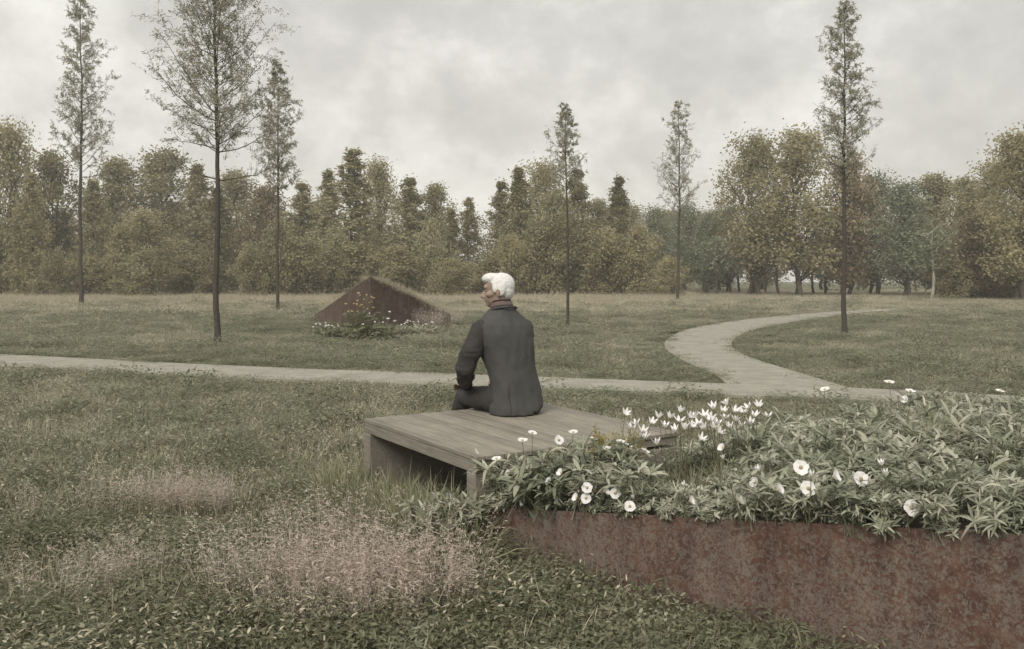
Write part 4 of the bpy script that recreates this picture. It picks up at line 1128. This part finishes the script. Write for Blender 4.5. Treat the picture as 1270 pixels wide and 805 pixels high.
def daisy(mb_p, mb_c, c, nrm, r, n=11, cup=.25, star=False):
    nrm = np.array(nrm, float); nrm /= np.linalg.norm(nrm)
    u = np.cross(nrm, [0, 0, 1.0]) if abs(nrm[2]) < .95 else np.cross(nrm, [1.0, 0, 0]); u /= np.linalg.norm(u); w = np.cross(nrm, u)
    a = np.arange(n) * 2 * PI / n + rng.normal(0, .06, n)
    rad = np.cos(a)[:, None] * u + np.sin(a)[:, None] * w
    d = rad + nrm * cup
    side = np.cross(np.repeat(nrm[None], n, 0), rad)
    prof = [(0, .3), (.4, .8), (.8, 1), (1, .55)] if not star else [(0, .5), (.4, 1), (.75, .7), (1, .05)]
    mb_p.strips(np.repeat(np.array(c)[None], n, 0) + nrm * rng.uniform(0, .0015, (n, 1)), d, r * rng.uniform(.9, 1.08, n), r * (2 * PI / n * 1.15 if not star else .34), prof, 0, side)
    ball(mb_c, np.array(c) + nrm * .003, (r * (.26 if not star else .12),) * 3, k=10)
def stalk(mb, a, b_, r=.0016):
    a, b_ = np.array(a), np.array(b_); m_ = (a + b_) / 2 + (rng.normal(0, .012), rng.normal(0, .012), .01)
    mb.tube([a, m_, b_], [r * 1.3, r, r * .9], 5, cap=False)
def wall_y(px):
    k = (px - 635) / F; t = (k * P0[1] - P0[0]) / (wd[0] - k * wd[1]); return P0[1] + wd[1] * t
def flower_plant(fl, d, label, r=.026, leaf_k=0, ls=.55):
    """fl: list of (px, py, kind) ; kind f faces the viewer, u faces up, s side, b bud"""
    if fl[0][1] > 574: d = wall_y(fl[0][0]) + (.06 if fl[0][1] < 600 else -.035)
    elif d < 4.6: d -= .12
    P = [at(px, py, d + rng.uniform(-.02, .02)) for px, py, _ in fl]
    bx = float(np.mean([p.x for p in P])); by = d + .02
    bz = bedz(bx, by)
    root = empty('daisy_plant', (bx, by, bz)); tag(root, label, 'flower')
    o = link(bpy.data.objects.new('foliage', LM[leaf_k]), root); o.scale = (ls, ls, ls); o.location = (0, max(0, wall_y(635 + F * bx / by) + .07 - by), 0); o.rotation_euler = (0, 0, rng.uniform(0, 6))
    for (px, py, kd), p in zip(fl, P):
        c = np.array([p.x - bx, p.y - by, p.z - bz])
        a_ = rng.normal(0, .25)
        nrm = {'f': (a_, -1, .45), 'u': (a_, -.22, 1), 's': (.8 * (1 if a_ > 0 else -1), -.5, .5), 'b': (a_, -.2, 1)}[kd]
        mp_, mc, ms = MB(), MB(), MB()
        if kd == 'b': daisy(mp_, mc, c, nrm, r * 1.0, 6, 1.9, True)
        elif kd == 's': daisy(mp_, mc, c, nrm, r, 9, .9)
        else: daisy(mp_, mc, c, nrm, r, 11, .18 if kd == 'f' else .3)
        f = mp_.build('flower', M['petal'], root); mc.build('flower_centre', M['centre'], f)
        stalk(ms, (c[0] * .3, c[1] * .3, min(0, c[2] - .04) - .01), c - np.array(nrm) * .002); ms.build('stem', M['stalk'], root)
FP = [
    ([(993, 580, 'f')], 3.50, 'round white daisy above the larger open daisy in the middle of the planter front'),
    ([(1002, 606, 'f'), (1006, 592, 'b')], 3.40, 'large open white daisy with a pointed half-open one above it, near the planter lip'),
    ([(963, 608, 's')], 3.45, 'white daisy turned sideways left of the large open daisy'),
    ([(1033, 592, 's')], 3.45, 'half-open white bud between two open daisies'),
    ([(1067, 594, 'f')], 3.35, 'pale round daisy facing the viewer above the planter lip, right of the bud'),
    ([(1094, 578, 'b'), (1098, 590, 'b')], 3.40, 'pair of long white buds pointing up right of the pale round daisy'),
    ([(1130, 630, 'f')], 3.06, 'lowest and largest white daisy hanging at the planter lip on the right'),
    ([(850, 603, 'b'), (855, 622, 's')], 3.72, 'drooping white flower pair beside the dark base of the star flowers'),
    ([(912, 608, 'b'), (914, 621, 's')], 3.62, 'two small white buds, one above the other, at the planter lip'),
    ([(781, 628, 'f'), (786, 619, 'b')], 3.80, 'round white daisy hanging over the left part of the planter lip'),
    ([(763, 612, 'f')], 3.92, 'small round white daisy left of the one on the lip'),
    ([(728, 605, 'f'), (727, 618, 'f'), (716, 618, 's')], 4.02, 'cluster of three white daisies at the left end of the planter'),
    ([(749, 610, 's')], 3.98, 'small closed white daisy between the cluster of three and a round daisy'),
    ([(688, 624, 's')], 4.12, 'tiny white bud low on the planter lip'),
    ([(651, 624, 's')], 4.25, 'leftmost tiny white bud at the pointed end of the planter'),
    ([(632, 588, 's')], 4.28, 'white bud above the pointed end of the planter'),
    ([(616, 570, 'u')], 4.30, 'lone white flower against the platform edge'),
    ([(648, 547, 'u')], 4.25, 'flat white flower furthest left over the platform boards'),
    ([(660, 538, 'u')], 4.35, 'small white flower beside the flat white one over the platform'),
    ([(711, 537, 'u')], 4.45, 'wide flat white flower in front of the platform boards'),
    ([(693, 546, 'f')], 4.4, 'pale rounded flower just below the wide flat one'),
    ([(737, 545, 'u')], 4.5, 'thin white flower among the yellowish weeds'),
    ([(770, 549, 'u'), (779, 554, 'u')], 4.5, 'two flat white flowers right of the yellowish weeds'),
    ([(800, 560, 'u'), (752, 557, 'u')], 4.4, 'small white flowers low in front of the star flowers'),
    ([(1023, 484, 'u')], 5.2, 'white flower at the back of the bed in front of the path junction'),
    ([(1103, 475, 'u')], 5.3, 'highest white flower at the back of the bed'),
    ([(1114, 492, 'u'), (1129, 486, 'u'), (1124, 497, 's')], 5.1, 'group of three white flowers below the highest one'),
    ([(1240, 486, 'u')], 5.5, 'white flower at the back of the bed near the right edge'),
    ([(1172, 516, 's')], 4.9, 'faint white bloom in front of the upright grass in the bed'),
    ([(645, 614, 'b')], 4.2, 'small white bud just inside the left tip of the planter'),
    ([(683, 598, 's')], 4.1, 'small white flower half hidden in leaves below the platform edge'),
    ([(666, 603, 'b')], 4.1, 'tiny white bud left of the half hidden small flower'),
    ([(697, 587, 's')], 4.1, 'small white flower left above the cluster of three'),
    ([(941, 585, 'b'), (938, 600, 's')], 3.6, 'two faint white blooms left of the large open daisies'),
    ([(1190, 560, 's')], 4.2, 'single small white bloom among leaves at the right of the bed'),
    ([(897, 556, 's'), (897, 570, 'b')], 4.0, 'two drooping white blooms right of the star flower stalks'),
]
for i, (fl, d, lab) in enumerate(FP):
    flower_plant(fl, d, lab, r=.028 if d < 3.7 else (.024 if d < 4.8 else .030), leaf_k=i % 3, ls=.5 if d < 4.4 else .9)
# star-flowered clumps on thin stalks
STAR = [([(775, 515), (797, 537), (782, 532), (800, 545), (815, 552), (808, 526), (790, 528)], .47, 4.30, 'leftmost clump of white star flowers on thin stalks'),
        ([(817, 519), (830, 519), (843, 512), (825, 531), (838, 536), (842, 524), (855, 519), (862, 519), (858, 531), (849, 533)], .80, 4.22, 'dense clump of white star flowers with a dark grassy base'),
        ([(873, 533), (880, 521), (886, 532), (889, 527), (900, 520), (869, 547), (885, 508), (879, 523), (892, 538), (866, 527), (874, 517)], 1.0, 4.25, 'clump of white star flowers right of the dark grassy base'),
        ([(902, 503), (910, 512), (929, 507), (936, 518), (905, 532), (918, 529), (930, 527), (952, 518), (941, 505), (921, 513), (897, 512), (912, 523)], 1.18, 4.38, 'rightmost and highest clump of white star flowers')]
for fl, bx, by, lab in STAR:
    bz = bedz(bx, by); root = empty('star_flower_plant', (bx, by, bz)); tag(root, lab, 'flower', 'white star flower clumps')
    mb = patch(260, .07, .10, .24, .0028, .75, .6); mb.build('foliage', M['tuft' if bx != .80 else 'clover'], root)
    ms = MB()
    for (px, py) in fl:
        p = at(px, py, by + rng.uniform(-.12, .12)); c = np.array([p.x - bx, p.y - by, p.z - bz])
        mp_, mc = MB(), MB(); nrm = (rng.normal(0, .3), rng.normal(-.15, .3), 1)
        daisy(mp_, mc, c, nrm, .043, 6, rng.uniform(.7, 1.5), True)
        f = mp_.build('flower', M['petal'], root); mc.build('flower_centre', M['centre'], f)
        stalk(ms, (c[0] * .22, c[1] * .3, -.01), c, .0015)
    ms.build('stems', M['stalk'], root)
for px, d, hh_, lab in ((712, 4.3, .26, 'fine green grass clump near the left tip of the bed'), (905, 4.0, .30, 'fine grass clump right of the dark star flower base'), (985, 3.7, .30, 'fine grass clump behind the large daisies'),
                        (1060, 4.6, .36, 'fine grass clump behind the long white buds'), (1215, 4.2, .34, 'fine grass clump near the right edge of the bed'), (1100, 3.6, .28, 'fine grass clump between the long buds and the lowest daisy'),
                        (835, 3.95, .24, 'dense dark fine grass under the star flowers'), (868, 4.05, .26, 'second dark fine grass clump under the star flowers'), (1240, 3.5, .28, 'low fine grass clump by the right end of the lip'), (1130, 4.9, .40, 'tall fine grass clump at the back of the bed right of the highest white flower'), (1000, 5.0, .38, 'fine grass clump at the back of the bed behind the star flowers'), (775, 3.95, .26, 'fine grass clump left of the star flower stalks')):
    x = (px - 635) / F * d; root = empty('fine_grass', (x, d, bedz(x, d) - .01)); tag(root, lab, 'grass tuft')
    patch(230, .06, hh_ * .5, hh_, .0032, .8, .5).build('blades', M['clover' if 'dark' in lab and 'right' not in lab else 'tuft'], root)
# upright grassy clump in the bed, yellowish weeds, dark spikes
x, y = gp(1160, 590, .40); y = 4.1; x = (1160 - 635) / F * y
root = empty('upright_grass', (x, y, bedz(x, y))); tag(root, 'upright thin-bladed grass clump rising between the plants at the right of the bed', 'grass tuft')
patch(260, .05, .18, .42, .0035, .4, .25).build('blades', M['tuft'], root)
for i, (px, d) in enumerate(((700, 4.45), (735, 4.5), (762, 4.6), (785, 4.7), (745, 4.35))):
    x = (px - 635) / F * d; root = empty('yellow_weed', (x, d, bedz(x, d) - .02)); tag(root, 'yellowish fine-leaved weed in front of the platform boards', 'plant', 'yellowish weeds in the planter')
    s = .85 + .1 * i
    mb = MB()
    for _ in range(16):
        a = rng.uniform(0, 6.28); b1 = np.array([math.cos(a) * .09 * rng.random(), math.sin(a) * .09 * rng.random(), .30 * s * rng.uniform(.6, 1)])
        mb.tube([(0, 0, 0), b1 * .5 + (0, 0, .02), b1], [.002, .0016, .001], 4, cap=False)
        n = 26; t = rng.uniform(.3, 1, n)[:, None]
        mb.strips(b1 * t + rng.normal(0, .008, (n, 3)), rdir(n, -.1, .9), .022, .007, LEAF, .1)
    mb.build('foliage', M['yellow'], root)
mb0 = patch(30, .03, .2, .34, .004, .25, .1).mesh('seed_spike', M['stalk'])
for i in range(14):
    px = rng.uniform(1080, 1230); d = rng.uniform(4.9, 5.6); x = (px - 635) / F * d
    o = link(bpy.data.objects.new('seed_spike', mb0)); o.location = (x, d, bedz(x, d)); o.rotation_euler = (0, 0, rng.uniform(0, 6))
    tag(o, 'thin dark upright spikes at the back of the planter bed', 'plant', 'dark spikes at the back of the bed')

# ------------------------------------------------------------------ air
mb = MB(); mb.box((0, 0, 14.0), (620, 620, 32.0))
m, nt = newmat('haze_mat')
pv = N(nt, 'ShaderNodeVolumePrincipled'); pv.inputs['Color'].default_value = (.93, .93, .90, 1); pv.inputs['Density'].default_value = 0.0015
pv.inputs['Anisotropy'].default_value = 0.2
o_ = N(nt, 'ShaderNodeOutputMaterial'); nt.links.new(pv.outputs[0], o_.inputs['Volume'])
tag(mb.build('haze', m, None, False), 'thin pale haze over the meadow', 'haze', kind='stuff')
